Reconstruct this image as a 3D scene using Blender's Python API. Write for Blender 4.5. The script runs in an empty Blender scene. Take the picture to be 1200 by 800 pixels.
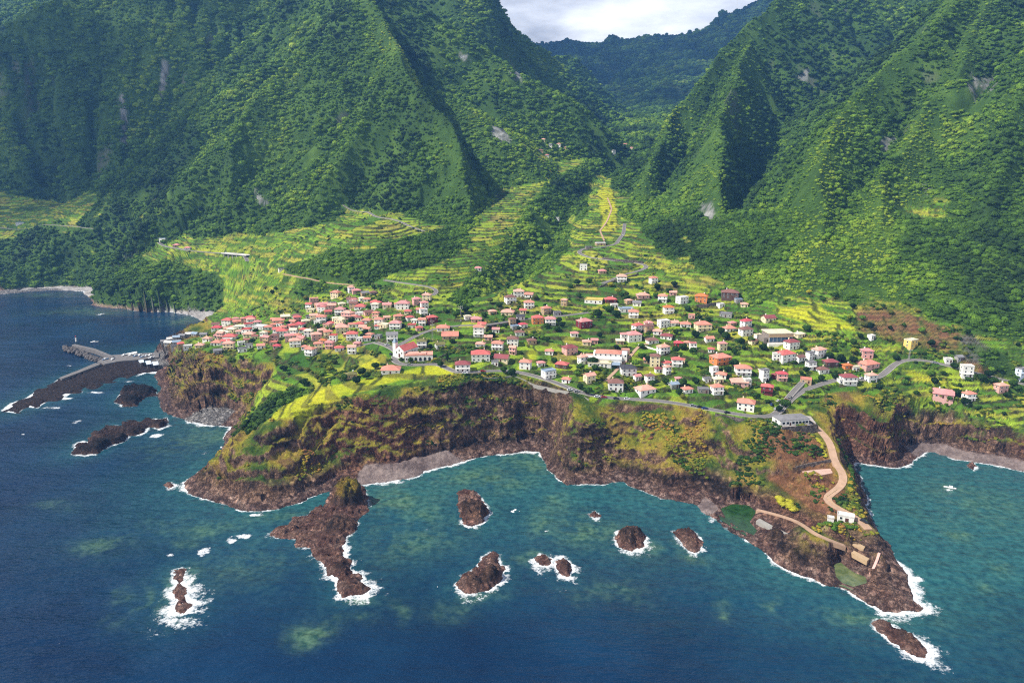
import bpy, bmesh, math, random
import numpy as np
from mathutils import Vector, Matrix

sc = bpy.context.scene
C = sc.collection
R = math.radians
PITCH, FOC, CAMZ = R(13.9), 811.0, 200.0      # the drone hovers 200 m above the sea

# ------------------------------------------------------------------ camera, sky, sun, exposure
cd = bpy.data.cameras.new('camera'); cam = bpy.data.objects.new('camera', cd); C.objects.link(cam)
cam.location = (0, 0, CAMZ); cam.rotation_euler = (math.pi/2 - PITCH, 0, 0)
cd.sensor_width = 36.0; cd.lens = 36.0*FOC/1200.0; cd.clip_start = 1.0; cd.clip_end = 40000
sc.camera = cam

SUN_EL, SUN_AZ = R(49), R(-106)                # azimuth measured from +Y (inland) towards +X; negative = from the left
sund = Vector((math.sin(SUN_AZ)*math.cos(SUN_EL), math.cos(SUN_AZ)*math.cos(SUN_EL), math.sin(SUN_EL)))
sl = bpy.data.lights.new('sun', 'SUN'); sun = bpy.data.objects.new('sun', sl); C.objects.link(sun)
sl.energy = 5.0; sl.angle = R(0.6); sl.color = (1.0, 0.95, 0.86)
sun.rotation_euler = (-sund).to_track_quat('-Z', 'Y').to_euler()
sun.location = sund*3000

w = bpy.data.worlds.new("World"); sc.world = w; w.use_nodes = True
nt = w.node_tree; nt.nodes.clear()
N = nt.nodes.new; L = nt.links.new
sky = N('ShaderNodeTexSky'); sky.sky_type = 'NISHITA'; sky.sun_disc = False
sky.sun_elevation = SUN_EL; sky.sun_rotation = SUN_AZ; sky.altitude = 200; sky.dust_density = 1.0
tc = N('ShaderNodeTexCoord')
mp = N('ShaderNodeMapping'); mp.inputs['Scale'].default_value = (1.0, 1.0, 3.2)
cn = N('ShaderNodeTexNoise'); cn.inputs['Scale'].default_value = 5.5; cn.inputs['Detail'].default_value = 7; cn.inputs['Roughness'].default_value = 0.55
L(tc.outputs['Generated'], mp.inputs['Vector']); L(mp.outputs[0], cn.inputs['Vector'])
cr = N('ShaderNodeValToRGB')
cr.color_ramp.elements[0].position = 0.33; cr.color_ramp.elements[0].color = (8, 8.1, 8.6, 1)
cr.color_ramp.elements[1].position = 0.62; cr.color_ramp.elements[1].color = (20, 20, 20.2, 1)
L(cn.outputs['Fac'], cr.inputs['Fac'])
# cloud bank low over the mountains, clear sky higher up
sx = N('ShaderNodeSeparateXYZ'); L(tc.outputs['Generated'], sx.inputs[0])
mr = N('ShaderNodeMapRange'); mr.inputs[1].default_value = 0.38; mr.inputs[2].default_value = 0.62; mr.inputs[3].default_value = 1.0; mr.inputs[4].default_value = 0.0
L(sx.outputs['Z'], mr.inputs[0])
mx = N('ShaderNodeMixRGB'); L(mr.outputs[0], mx.inputs['Fac']); L(sky.outputs[0], mx.inputs['Color1']); L(cr.outputs[0], mx.inputs['Color2'])
bg = N('ShaderNodeBackground'); bg.inputs['Strength'].default_value = 0.058
L(mx.outputs[0], bg.inputs['Color'])
wo = N('ShaderNodeOutputWorld'); L(bg.outputs[0], wo.inputs['Surface'])

vs = sc.view_settings
vs.view_transform = 'Standard'; vs.look = 'None'; vs.gamma = 1; vs.use_curve_mapping = False
vs.exposure = 0.63
sc.cycles.use_denoising = False; sc.cycles.pixel_filter_type = 'BLACKMAN_HARRIS'; sc.cycles.filter_width = 1.15
sc.cycles.max_bounces = 5; sc.cycles.diffuse_bounces = 2; sc.cycles.glossy_bounces = 2
sc.cycles.transparent_max_bounces = 6; sc.cycles.volume_bounces = 0
sc.cycles.caustics_reflective = False; sc.cycles.caustics_refractive = False

# ------------------------------------------------------------------ noise, geometry helpers
def _hash(ix, iy, iz, s):
    h = (ix.astype(np.int64)*374761393 + iy.astype(np.int64)*668265263 + iz*1274126177 + s*144665) & 0xffffffff
    h = ((h ^ (h >> 13))*1274126177) & 0xffffffff
    h = ((h ^ (h >> 16))*2246822519) & 0xffffffff
    return ((h ^ (h >> 15)) & 0xffffff).astype(np.float32)/np.float32(0xffffff)
def vnoise(x, y, s=0):                         # value noise, -1..1
    xf = np.floor(x); yf = np.floor(y); ix = xf.astype(np.int64); iy = yf.astype(np.int64)
    u = (x-xf).astype(np.float32); v = (y-yf).astype(np.float32)
    u = u*u*u*(u*(u*6-15)+10); v = v*v*v*(v*(v*6-15)+10)
    a = _hash(ix, iy, 0, s); b = _hash(ix+1, iy, 0, s); c = _hash(ix, iy+1, 0, s); d = _hash(ix+1, iy+1, 0, s)
    return ((a+(b-a)*u)*(1-v) + (c+(d-c)*u)*v)*2-1
def fbm(x, y, octv=4, s=0, lac=2.03, gain=0.5):
    r = 0; a = 1.0; t = 0
    for k in range(octv):
        r = r + a*vnoise(x*lac**k + 17.3*k, y*lac**k - 9.1*k, s+k*7); t += a; a *= gain
    return r/t
def ridged(x, y, octv=4, s=0, gain=0.5):
    r = 0; a = 1.0; t = 0
    for k in range(octv):
        r = r + a*(1-2*np.abs(vnoise(x*2.03**k + 3.7*k, y*2.03**k + 5.1*k, s+k*7))); t += a; a *= gain
    return r/t
def vnoise3(x, y, z, s=0):
    xf = np.floor(x); yf = np.floor(y); zf = np.floor(z)
    ix = xf.astype(np.int64); iy = yf.astype(np.int64); iz = zf.astype(np.int64)
    u = (x-xf); v = (y-yf); t = (z-zf); u = u*u*(3-2*u); v = v*v*(3-2*v); t = t*t*(3-2*t)
    def pl(k):
        a = _hash(ix, iy, iz+k, s); b = _hash(ix+1, iy, iz+k, s); c = _hash(ix, iy+1, iz+k, s); d = _hash(ix+1, iy+1, iz+k, s)
        return (a+(b-a)*u)*(1-v) + (c+(d-c)*u)*v
    return (pl(0)*(1-t)+pl(1)*t)*2-1
def fbm3(x, y, z, octv=3, s=0):
    r = 0; a = 1.0; t = 0
    for k in range(octv):
        r = r + a*vnoise3(x*2.03**k+7.7*k, y*2.03**k, z*2.03**k, s+k*5); t += a; a *= 0.5
    return r/t
def sstep(a, b, x):
    t = np.clip((x-a)/(b-a), 0, 1); return t*t*(3-2*t)
def smax(a, b, k):
    h = np.clip(0.5+0.5*(a-b)/k, 0, 1); return b*(1-h)+a*h+k*h*(1-h)
def smin(a, b, k): return -smax(-a, -b, k)
def lin(c):                                    # '#rrggbb' or 0-255 triple to linear
    c = np.array(c, float)/255.0
    return np.where(c <= .04045, c/12.92, ((c+.055)/1.055)**2.4)

CP, SP = math.cos(PITCH), math.sin(PITCH)
def ray(px, py):                               # direction of a sight line, scaled so that y = 1 (metres per metre inland)
    px = np.asarray(px, float); py = np.asarray(py, float)
    X = px-600; U = 400-py
    dy = FOC*CP + U*SP; dz = -FOC*SP + U*CP
    return X/dy, dz/dy
def at_z(px, py, z):
    a, b = ray(px, py); D = (z-CAMZ)/b
    return a*D, D, z+0*D
def at_d(px, py, D):
    a, b = ray(px, py); return a*D, D+0*a, CAMZ+b*D

def seg_dist(x, y, P, closed=False):
    """distance to a polyline, and the index/parameter of the nearest point"""
    P = np.asarray(P, float); n = len(P)
    best = np.full(x.shape, 1e18); bi = np.zeros(x.shape, np.int32); bt = np.zeros(x.shape)
    for i in range(n if closed else n-1):
        ax, ay = P[i][:2]; bx, by = P[(i+1) % n][:2]; dx, dy = bx-ax, by-ay
        l2 = dx*dx+dy*dy+1e-9
        t = np.clip(((x-ax)*dx+(y-ay)*dy)/l2, 0, 1)
        d = (x-ax-t*dx)**2+(y-ay-t*dy)**2
        m = d < best
        best = np.where(m, d, best); bi = np.where(m, i, bi); bt = np.where(m, t, bt)
    return np.sqrt(best), bi, bt
def inside(x, y, P):
    P = np.asarray(P, float); n = len(P); r = np.zeros(x.shape, bool); j = n-1
    for i in range(n):
        xi, yi = P[i][:2]; xj, yj = P[j][:2]
        if yi != yj:
            r ^= ((yi > y) != (yj > y)) & (x < (xj-xi)*(y-yi)/(yj-yi)+xi)
        j = i
    return r
def sdf(x, y, P):
    d, _, _ = seg_dist(x, y, P, True)
    return np.where(inside(x, y, P), d, -d)
class Grid:                                    # regular map grid with bilinear look-up
    def __init__(s, x0, x1, y0, y1, st):
        s.x0, s.y0, s.st = x0, y0, st
        s.xs = np.arange(x0, x1+st, st); s.ys = np.arange(y0, y1+st, st)
        s.X, s.Y = np.meshgrid(s.xs, s.ys)
    def look(s, A, x, y):
        u = np.clip((x-s.x0)/s.st, 0, len(s.xs)-1.001); v = np.clip((y-s.y0)/s.st, 0, len(s.ys)-1.001)
        i = u.astype(np.int32); j = v.astype(np.int32); u = u-i; v = v-j
        return (A[j, i]*(1-u)+A[j, i+1]*u)*(1-v)+(A[j+1, i]*(1-u)+A[j+1, i+1]*u)*v

def mesh_obj(name, V, F, mat=None, parent=None, smooth=False, cols=None):
    me = bpy.data.meshes.new(name)
    V = np.asarray(V, np.float32)
    if isinstance(F, np.ndarray):
        me.vertices.add(len(V)); me.vertices.foreach_set('co', V.ravel())
        n, k = F.shape
        me.loops.add(n*k); me.loops.foreach_set('vertex_index', F.astype(np.int32).ravel())
        me.polygons.add(n); me.polygons.foreach_set('loop_start', np.arange(0, n*k, k, dtype=np.int32))
        me.update(calc_edges=True)
    else:
        me.from_pydata([tuple(v) for v in V], [], F)
    if cols:
        for nm, a in cols.items():
            a = np.asarray(a, np.float32)
            if a.ndim == 1:
                at = me.attributes.new(nm, 'FLOAT', 'POINT'); at.data.foreach_set('value', a)
            else:
                at = me.attributes.new(nm, 'FLOAT_COLOR', 'POINT')
                at.data.foreach_set('color', np.concatenate([a, np.ones((len(a), 1), np.float32)], 1).ravel())
    if smooth: me.polygons.foreach_set('use_smooth', np.ones(len(me.polygons), bool))
    if mat: me.materials.append(mat)
    o = bpy.data.objects.new(name, me); C.objects.link(o)
    if parent: o.parent = parent
    return o

# ------------------------------------------------------------------ materials
class MatB:
    def __init__(s, name, rough=0.8, spec=0.3):
        s.m = bpy.data.materials.new(name); s.m.use_nodes = True
        s.nt = s.m.node_tree; s.b = s.nt.nodes['Principled BSDF']
        s.b.inputs['Roughness'].default_value = rough; s.b.inputs['Specular IOR Level'].default_value = spec
    def n(s, t, **kw):
        k = s.nt.nodes.new('ShaderNode'+t)
        for a, v in kw.items():
            if a in k.inputs: k.inputs[a].default_value = v
            else: setattr(k, a, v)
        return k
    def l(s, a, b): s.nt.links.new(a, b)
    def attr(s, nm):
        return s.n('Attribute', attribute_name=nm)
    def noise(s, scale, detail=4, rough=0.55, vec=None):
        k = s.n('TexNoise', Scale=scale, Detail=detail, Roughness=rough)
        if vec is None:
            g = s.n('NewGeometry'); vec = g.outputs['Position']
        s.l(vec, k.inputs['Vector']); return k
    def mix(s, f, a, b, mode='MIX'):
        k = s.n('MixRGB', blend_type=mode)
        for i, v in zip(('Fac', 'Color1', 'Color2'), (f, a, b)):
            if hasattr(v, 'links'): s.l(v, k.inputs[i])
            elif isinstance(v, (int, float)): k.inputs[i].default_value = v if i == 'Fac' else (v, v, v, 1)
            else: k.inputs[i].default_value = (*v, 1)
        return k.outputs[0]
    def math(s, op, a, b=0.0, clamp=False):
        k = s.n('Math', operation=op, use_clamp=clamp)
        for i, v in enumerate((a, b)):
            if hasattr(v, 'links'): s.l(v, k.inputs[i])
            else: k.inputs[i].default_value = v
        return k.outputs[0]
    def ramp(s, f, lo, hi, a=0.0, b=1.0):
        k = s.n('MapRange'); s.l(f, k.inputs[0])
        for i, v in zip((1, 2, 3, 4), (lo, hi, a, b)): k.inputs[i].default_value = v
        k.clamp = True; return k.outputs[0]
    def col(s, c): 
        if hasattr(c, 'links'): s.l(c, s.b.inputs['Base Color'])
        else: s.b.inputs['Base Color'].default_value = (*c, 1)
        return s
    def bump(s, h, strength=0.5, dist=1.0):
        k = s.n('Bump', Strength=strength, Distance=dist); s.l(h, k.inputs['Height']); s.l(k.outputs[0], s.b.inputs['Normal']); return s
def plain(name, rgb, rough=0.8, spec=0.3, var=0.18, scale=0.9):
    """one painted or plastered colour with worn, uneven tone"""
    k = MatB(name, rough, spec); c = lin(rgb)
    n = k.noise(scale, 4)
    k.col(k.mix(k.ramp(n.outputs['Fac'], 0.3, 0.7), tuple(c*(1-var)), tuple(np.minimum(c*(1+var), .92))))
    return k.m
# ------------------------------------------------------------------ the land: heights
COAST_PX = [(-420,349),(-200,351),(-60,348),(0,345),(30,342),(60,340),(98,341),(106,350),(108,357),(125,360),(150,363),(180,366),(203,366),(225,370),
 (241,377),(244,383),(236,388),(222,392),(205,396),(190,401),(180,408),(180,416),(176,424),(184,432),(184,442),(190,452),(186,464),(192,478),(200,490),(215,497),
 (232,496),(252,498),(272,500),(268,507),(258,518),(252,532),(238,546),(224,560),(214,571),(222,582),(250,590),(282,598),(312,597),(350,588),(380,578),(404,570),
 (430,568),(470,562),(500,553),(530,545),(560,537),(590,531),(618,527),(634,530),(646,541),(648,557),(662,566),(700,566),(722,562),(742,572),(770,582),(800,587),
 (818,592),(826,607),(842,618),(870,631),(900,646),(915,662),(940,674),(965,688),(990,691),(1010,700),(1040,712),(1082,718),(1086,712),(1070,692),(1063,672),
 (1050,652),(1036,632),(1030,615),(1021,592),(1012,575),(1006,556),(1000,541),(1030,546),(1052,549),(1070,543),(1078,534),(1092,530),(1112,535),(1150,542),(1200,552),(1300,562),(1600,600)]
COAST = [at_z(a, b, 0.0)[:2] for a, b in COAST_PX]
COAST = [(float(a), float(b)) for a, b in COAST]
COAST_LAND = COAST + [(9000, 500), (9000, 9000), (-9000, 9000), (-9000, COAST[0][1])]

BASE = [  # (px, py, height) of ground seen in the photograph
 (0,320,22),(100,325,25),(200,340,30),(150,345,24),(50,262,104),(-120,300,60),(-250,260,110),(100,235,138),(0,232,145),(200,270,100),(200,300,74),(270,300,78),
 (330,300,86),(300,340,56),(260,335,50),(235,362,28),(300,320,70),(370,330,74),(400,290,112),(450,255,132),(380,265,128),(300,262,112),(500,270,122),
 (300,380,44),(340,360,50),(300,405,46),(260,412,44),(230,420,42),(205,412,34),(200,402,22),(222,398,16),(240,392,14),(262,376,24),(380,345,62),(400,375,56),(350,400,49),(380,420,49),(320,430,44),
 (430,350,68),(470,350,73),(460,390,58),(440,420,53),(480,440,50),(430,452,48),(380,470,45),(340,480,43),(330,492,40),(300,500,30),(420,472,46),(500,400,58),(540,380,66),(500,330,84),(560,330,84),
 (340,450,43),(300,470,36),
 (560,400,60),(560,370,68),(600,350,76),(640,340,80),(690,310,96),(700,290,107),(720,270,119),(720,240,142),(705,212,('D',1180)),(580,290,108),(600,250,140),(610,220,('D',1200)),(600,200,('D',1330)),(640,180,('D',1450)),(660,163,('D',1650)),(650,310,90),(648,275,118),(652,240,150),
 (700,150,('D',1850)),(740,135,('D',2250)),(757,128,('D',2600)),(690,178,('D',1450)),(730,165,('D',1600)),(765,150,('D',1800)),(650,205,('D',1250)),(720,195,('D',1290)),
 (540,430,52),(600,432,50),(640,445,48),(690,462,44),(650,400,58),(700,420,52),(750,440,48),(740,465,42),(780,470,41),(700,380,66),(700,350,78),(750,330,86),(750,370,70),
 (800,350,80),(800,400,58),(870,360,76),(900,390,65),(800,450,46),(850,440,49),(900,472,38),(870,482,36),(940,380,72),(1000,420,54),(1000,380,75),(1060,400,65),(1100,430,51),(1190,460,37),
 (1150,395,70),(960,445,45),(940,475,37),(925,492,34),(860,410,57),(930,425,53),(1040,440,45),(1020,465,38),(1100,460,38),(1150,475,33),(1200,490,27),(1090,485,29),(1300,480,30),(1300,420,60),
 (960,495,33),(974,520,27),(976,540,22),(986,560,17.5),(984,575,14.5),(968,586,13),(990,598,11.5),(1015,612,10.5),(1018,622,9.5),(958,550,20),(930,548,19),(900,505,33),
 (850,500,33),(880,540,20),(840,530,18),(830,560,7),(860,575,7),(770,520,24),(740,540,9),(790,570,6),(700,500,34),(900,590,5),(870,612,1.0),(930,615,6.5),(965,628,7),(1000,645,7),(950,650,10),(905,630,4),
 (935,300,('D',690)),(928,250,('D',780)),(1110,250,('D',770)),(1140,100,('D',930)),(1180,20,('D',1050)),(1230,220,('D',720)),(1290,100,('D',820)),(230,205,('D',1320)),(250,120,('D',1480)),(100,222,('D',1480)),(985,675,1.0),(1030,665,8),(1040,690,4),(1020,695,3),(920,575,12),(950,590,11),(1000,620,9)]
bp = np.array([[float(v) for v in (at_d(a, b, c[1]) if isinstance(c, tuple) else at_z(a, b, c))] for a, b, c in BASE])
extra = [(-1500,1400,170),(-1500,1900,260),(1200,700,190),(1500,500,150),(370,1000,140),(250,1000,150),(450,1100,180),(620,900,150),(560,1300,260),(1000,1000,260),(800,800,170),(-420,1280,150),(-300,1380,190),(-520,1400,170),(1200,400,30),(0,3200,470),(400,3200,480),(-600,2400,350),(800,2400,420),(-1500,900,0),(-700,600,0),(0,250,-6),(500,250,0),(-500,250,0)]
bp = np.concatenate([bp, np.array(extra, float)])
def rbf_fit(P, z, c):
    d = np.sqrt(((P[:, None]-P[None])**2).sum(-1)+c*c); n = len(P)
    A = np.zeros((n+3, n+3)); A[:n, :n] = d + np.eye(n)*-2.0; A[:n, n] = 1; A[:n, n+1:] = P/500; A[n, :n] = 1; A[n+1:, :n] = P.T/500
    return np.linalg.solve(A, np.concatenate([z, np.zeros(3)]))
wts = rbf_fit(bp[:, :2], bp[:, 2], 14.0)
G1 = Grid(-1700, 1700, 240, 3400, 8)
def rbf_eval(X, Y):
    r = wts[-3] + wts[-2]*X/500 + wts[-1]*Y/500
    for (a, b, _), wt in zip(bp, wts): r = r + wt*np.sqrt((X-a)**2+(Y-b)**2+196.0)
    return r
G1.Z = rbf_eval(G1.X, G1.Y)

# mountain crests: (px, py, metres inland) seen against what lies behind, with the fall of each flank
RIDGES = [
 ('spur',   [(556,232,1010),(540,170,1090),(520,130,1150),(480,75,1240),(455,30,1340),(435,0,1410),(415,-40,1560),(400,-90,1800)], 1.0, 1.75),
 ('spurlow',[(360,262,1060),(385,200,1110),(420,140,1180),(450,80,1260)], 0.9, 1.0),
 ('spur2',  [(278,205,1185),(280,160,1225),(303,110,1290),(343,60,1390),(400,10,1500),(430,-40,1600)], 1.9, 0.72),
 ('shoulder',[(540,-90,1900),(590,-4,1950),(606,25,2000),(626,60,2060),(643,98,2100),(658,132,2130)], 0.85, 1.7),
 ('shoulder2',[(606,25,2000),(600,80,1800),(598,130,1640),(606,165,1560)], 0.9, 1.0),
 ('hump',   [(632,72,2330),(648,66,2380),(664,64,2420),(682,76,2470),(697,101,2520),(710,128,2560)], 0.9, 1.6),
 ('hump2',  [(664,64,2420),(664,100,2280),(668,130,2180)], 0.9, 1.0),
 ('wall',   [(480,-110,1950),(420,-70,1900),(300,-90,1850),(200,-70,1800),(120,-20,1760),(60,4,1720),(30,20,1690),(0,42,1660),(-60,95,1600),(-130,160,1520)], 1.45, 1.2),
 ('walld',  [(60,4,1720),(70,90,1640),(95,180,1560)], 0.9, 1.2),
 ('walle',  [(175,-40,1780),(180,60,1680),(190,150,1560),(200,205,1450)], 1.2, 1.2),
 ('walla',  [(200,-70,1800),(228,60,1620),(236,150,1500),(225,200,1420)], 1.3, 1.3),
 ('wallb',  [(120,-20,1760),(130,80,1650),(140,170,1560)], 1.3, 1.3),
 ('far',    [(-400,-90,2700),(-200,-40,2700),(0,-20,2700),(120,-70,2700)], 0.8, 0.8),
 ('right0', [(752,205,1150),(760,180,1230),(785,125,1350),(815,95,1390),(850,62,1450),(880,30,1510),(916,-2,1570),(960,-50,1680),(1010,-110,1850)], 1.8, 1.35),
 ('right1', [(826,330,740),(836,270,860),(842,205,990),(838,136,1120),(862,90,1260),(885,45,1420)], 1.25, 1.7),
 ('right2', [(1150,-60,1200),(1097,18,1090),(1063,51,1030),(1016,98,965),(975,150,885),(958,220,785),(952,290,695),(948,335,630)], 1.05, 0.85),
 ('right3', [(1180,-40,1200),(1122,60,1025),(1074,150,885),(1050,210,795),(1027,290,695),(1012,345,625)], 0.95, 0.85),
 ('right4', [(1310,-80,1150),(1250,0,960),(1212,80,860),(1190,180,765),(1172,280,685),(1160,345,625)], 0.85, 0.85),
 ('right5', [(1520,-60,1000),(1400,60,840),(1330,200,720),(1300,300,640)], 0.62, 0.6),
 ('back',   [(380,60,4600),(560,52,4900),(612,37,5000),(640,41,5000),(662,37,5000),(690,41,5050),(716,39,5000),(762,31,4950),(800,30,4900),(822,24,4800),(850,9,4700),(872,0,4650),(905,-14,4600),(1000,-60,4600),(1300,-120,4600)], 0.40, 0.4),
 ('backa',  [(850,9,4700),(815,60,4150),(780,95,3600),(752,122,3050)], 0.62, 0.62),
 ('backc',  [(905,-14,4600),(880,40,3900),(850,80,3300),(830,110,2900)], 0.62, 0.62),
 ('backb',  [(716,39,5000),(700,80,4300),(690,112,3700)], 0.6, 0.6)]
RIDGE3 = []
for nm, pts, sL, sR in RIDGES:
    a = np.array(pts, float); x, y, z = at_d(a[:, 0], a[:, 1], a[:, 2])
    if nm == 'back': z = z-50
    P = np.stack([x, y, z], 1)
    s = np.concatenate([[0], np.cumsum(np.hypot(np.diff(x), np.diff(y)))])
    RIDGE3.append((nm, P, s, sL, sR))
def ridges(x, y):
    wx = x + 26*fbm(x/150, y/150, 3, 11); wy = y + 26*fbm(x/150, y/150, 3, 23)
    out = np.full(x.shape, -500.0)
    for k, (nm, P, s, sL, sR) in enumerate(RIDGE3):
        m = np.ones(x.shape, bool)
        reach = (P[:, 2].max()+60)/min(sL, sR)*1.2
        m = (x > P[:, 0].min()-reach) & (x < P[:, 0].max()+reach) & (y > P[:, 1].min()-reach) & (y < P[:, 1].max()+reach)
        if not m.any(): continue
        xx, yy = wx[m], wy[m]
        d, i, t = seg_dist(xx, yy, P)
        z = P[i, 2]*(1-t)+P[np.minimum(i+1, len(P)-1), 2]*t
        ss = s[i]*(1-t)+s[np.minimum(i+1, len(P)-1)]*t
        nx = P[np.minimum(i+1, len(P)-1)]-P[i]
        side = nx[:, 0]*(yy-P[i, 1])-nx[:, 1]*(xx-P[i, 0])      # >0 : left of the crest as it runs
        sg = np.where(side > 0, sL, sR)
        big = 3.0 if nm.startswith('back') else 1.0
        # flutes and gullies running down the flank
        lam = (95 if nm.startswith('wall') else 62)*big
        u = ss/lam + np.where(side > 0, 40.0, 0.0) + k*31.7 + .35*fbm(xx/60, yy/60, 2, 47)
        g1 = (1-np.abs(vnoise(u, d/(420*big)+k, 40)))**3; g2 = (1-np.abs(vnoise(u*2.7+5, d/(200*big)+k, 43)))**3
        fl = -(g1*1.5+g2*.6)
        amp = (34 if nm.startswith('wall') else 17)*big
        v = z - sg*d*(1 - 0.0004*np.minimum(d, 300)) + fl*amp*np.minimum(1, d/(60*big)) - 2.0*big*np.minimum(d/20, 1)
        out[m] = smax(out[m], v, 8.0)
    return out
G2 = Grid(-1900, 1900, 270, 3000, 5); G2.R = ridges(G2.X, G2.Y)
G3 = Grid(-6500, 7500, 1400, 6600, 25); G3.R = ridges(G3.X, G3.Y)
def ridge_h(x, y):
    a = G2.look(G2.R, x, y); b = G3.look(G3.R, x, y)
    f = sstep(2700, 2950, y)
    f = np.maximum(f, sstep(1500, 1850, np.abs(x)))
    return a*(1-f)+b*f
G4 = Grid(-1500, 1000, 250, 1300, 2.5)
G4.C = sdf(G4.X, G4.Y, COAST_LAND)
def coast_d(x, y):
    wx = x + 7*fbm(x/30, y/30, 5, 61, gain=.6); wy = y + 7*fbm(x/30, y/30, 5, 67, gain=.6)
    d = G4.look(G4.C, wx, wy)
    return np.where((y > 1290) & (y < 9000), 500.0, d)

# what the shore is like: (px, py, beach width m, rise of the beach, rise of the cliff)
SHORE = [(-100,345,2,.3,1.4),(40,340,22,.13,1.2),(85,340,24,.13,1.2),(112,357,2,.3,2.2),(160,362,2,.3,2.2),(205,366,8,.2,1.5),(232,373,26,.12,1.2),(240,384,20,.12,1.0),(215,396,4,.6,1.2),(190,402,3,.6,1.0),
 (180,420,16,.10,1.1),(188,450,6,.3,1.4),(195,480,7,.4,1.5),(240,497,34,.14,1.9),(275,502,6,.3,1.5),(255,530,5,.3,1.2),(215,572,7,.45,.85),(260,593,6,.4,.9),(320,597,5,.4,1.0),
 (380,578,6,.3,1.0),(430,568,28,.20,1.15),(480,560,16,.2,1.5),(530,545,18,.2,2.0),(580,532,16,.3,3.0),(620,527,12,.3,4.0),(646,545,2,.6,3.6),(662,566,5,.5,2.2),(720,563,9,.5,1.4),(770,582,12,.35,1.1),
 (820,595,16,.2,1.0),(860,627,14,.25,.8),(910,655,6,.5,1.0),(960,686,6,.5,1.2),(1030,708,10,.3,.8),(1084,714,10,.25,.7),(1060,670,8,.4,.9),(1034,625,3,.6,1.2),(1015,580,2,.6,1.5),(1002,545,2,.6,2.0),
 (1040,548,3,.5,3.0),(1080,533,12,.2,2.6),(1120,536,14,.2,2.2),(1180,548,14,.2,1.6),(1400,575,10,.2,1.5)]
sp = np.array([[*[float(v) for v in at_z(a, b, 0)[:2]], c, d, e] for a, b, c, d, e in SHORE])
G5 = Grid(-1500, 1000, 250, 1300, 12)
def idw(X, Y, P, V):
    num = 0; den = 0
    for (a, b), v in zip(P, V):
        wt = 1/((X-a)**2+(Y-b)**2+60.0)**1.6; num = num+wt[..., None]*v; den = den+wt
    return num/den[..., None]
G5.S = idw(G5.X, G5.Y, sp[:, :2], sp[:, 2:])
def shore_at(x, y): return [G5.look(G5.S[..., k], x, y) for k in range(3)]

POOLS = [[(843,596),(858,590),(878,592),(888,600),(880,612),(889,622),(884,629),(868,621),(850,609)],
         [(975,661),(985,658),(1000,670),(1016,676),(1018,684),(1000,689),(986,684),(978,676)]]
POOLW = [[tuple(float(v) for v in at_z(a, b, .6)[:2]) for a, b in p] for p in POOLS]

BUMPW = [(*[float(v) for v in at_z(a, b, 3)[:2]], c, r) for a, b, c, r in ((958,648,8,9),(975,642,8,8),(938,636,4,8),(1042,664,6,9),(1036,646,5,7),(1052,690,3,7),(912,632,3,6),(1006,662,-4,6),(990,668,-5,6),(855,582,4,7))]
RAVINE = np.stack([np.array(at_d(a, b, float(c))) for a, b, c in ((540,366,670),(575,332,760),(615,302,860),(646,272,950),(660,242,1080),(690,214,1240),(735,186,1450))])
def coarse(x, y):
    """land height before terraces and fine relief"""
    b = np.where(y < 3350, G1.look(G1.Z, x, y), 470.0)
    r = ridge_h(x, y)
    h = smax(b, r, 9.0)
    mrv = (y > 640) & (y < 1520) & (x > -160) & (x < 330)
    if mrv.any():
        dv, iv_, tv = seg_dist(x[mrv]+8*fbm(x[mrv]/40, y[mrv]/40, 3, 121), y[mrv]+8*fbm(x[mrv]/40, y[mrv]/40, 3, 123), RAVINE)
        up = (iv_+tv)/6.0
        h[mrv] = h[mrv]-30*np.clip(up*4, 0, 1)*np.exp(-(dv/30)**2)
    for bx_, by_, ba, br in BUMPW:
        h = h + ba*np.exp(-(((x-bx_)**2+(y-by_)**2)/(br*br))**1.6)
    d = coast_d(x, y); bw, bs, cs = shore_at(x, y)
    dd = np.maximum(d, 0)
    prof = np.where(dd < bw, dd*bs, bw*bs+(dd-bw)*cs) + 0.4
    rough = sstep(2, 14, dd)
    prof = prof + rough*(1.9*fbm(x/16, y/16, 4, 71) + 1.0*ridged(x/8, y/8, 3, 73))*np.clip(cs/1.2, .4, 1.3)
    prof = prof + np.maximum(dd-110, 0)*30
    plat = prof-h
    h = smin(h, prof, 4.0)
    h = np.where(d < 0, np.maximum(d*0.6, -14) - .5, h)
    return h, b, r, d, plat
def ground_h(x, y): return coarse(np.atleast_1d(np.asarray(x, float)), np.atleast_1d(np.asarray(y, float)))[0]
def to_ground(pts, hf=None):
    """follow sight lines of the photograph down to the land: map positions"""
    hf = hf or ground_h
    p = np.asarray(pts, float).reshape(-1, 2); a, b = ray(p[:, 0], p[:, 1])
    D = np.concatenate([np.arange(285, 1300, 2.0), np.arange(1300, 3400, 8.0), np.arange(3400, 6400, 40.0)])
    X = a[:, None]*D; Z = CAMZ+b[:, None]*D
    H = hf(X.ravel(), np.broadcast_to(D, X.shape).ravel()).reshape(X.shape)
    H = np.maximum(H, 0)
    hit = (Z <= H)
    k = np.where(hit.any(1), hit.argmax(1), len(D)-1); k = np.maximum(k, 1)
    i = np.arange(len(p))
    g1 = Z[i, k]-H[i, k]; g0 = Z[i, k-1]-H[i, k-1]
    t = np.clip(g0/(g0-g1+1e-9), 0, 1)
    Dd = D[k-1]*(1-t)+D[k]*t
    return np.stack([a*Dd, Dd, CAMZ+b*Dd], 1)

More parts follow.
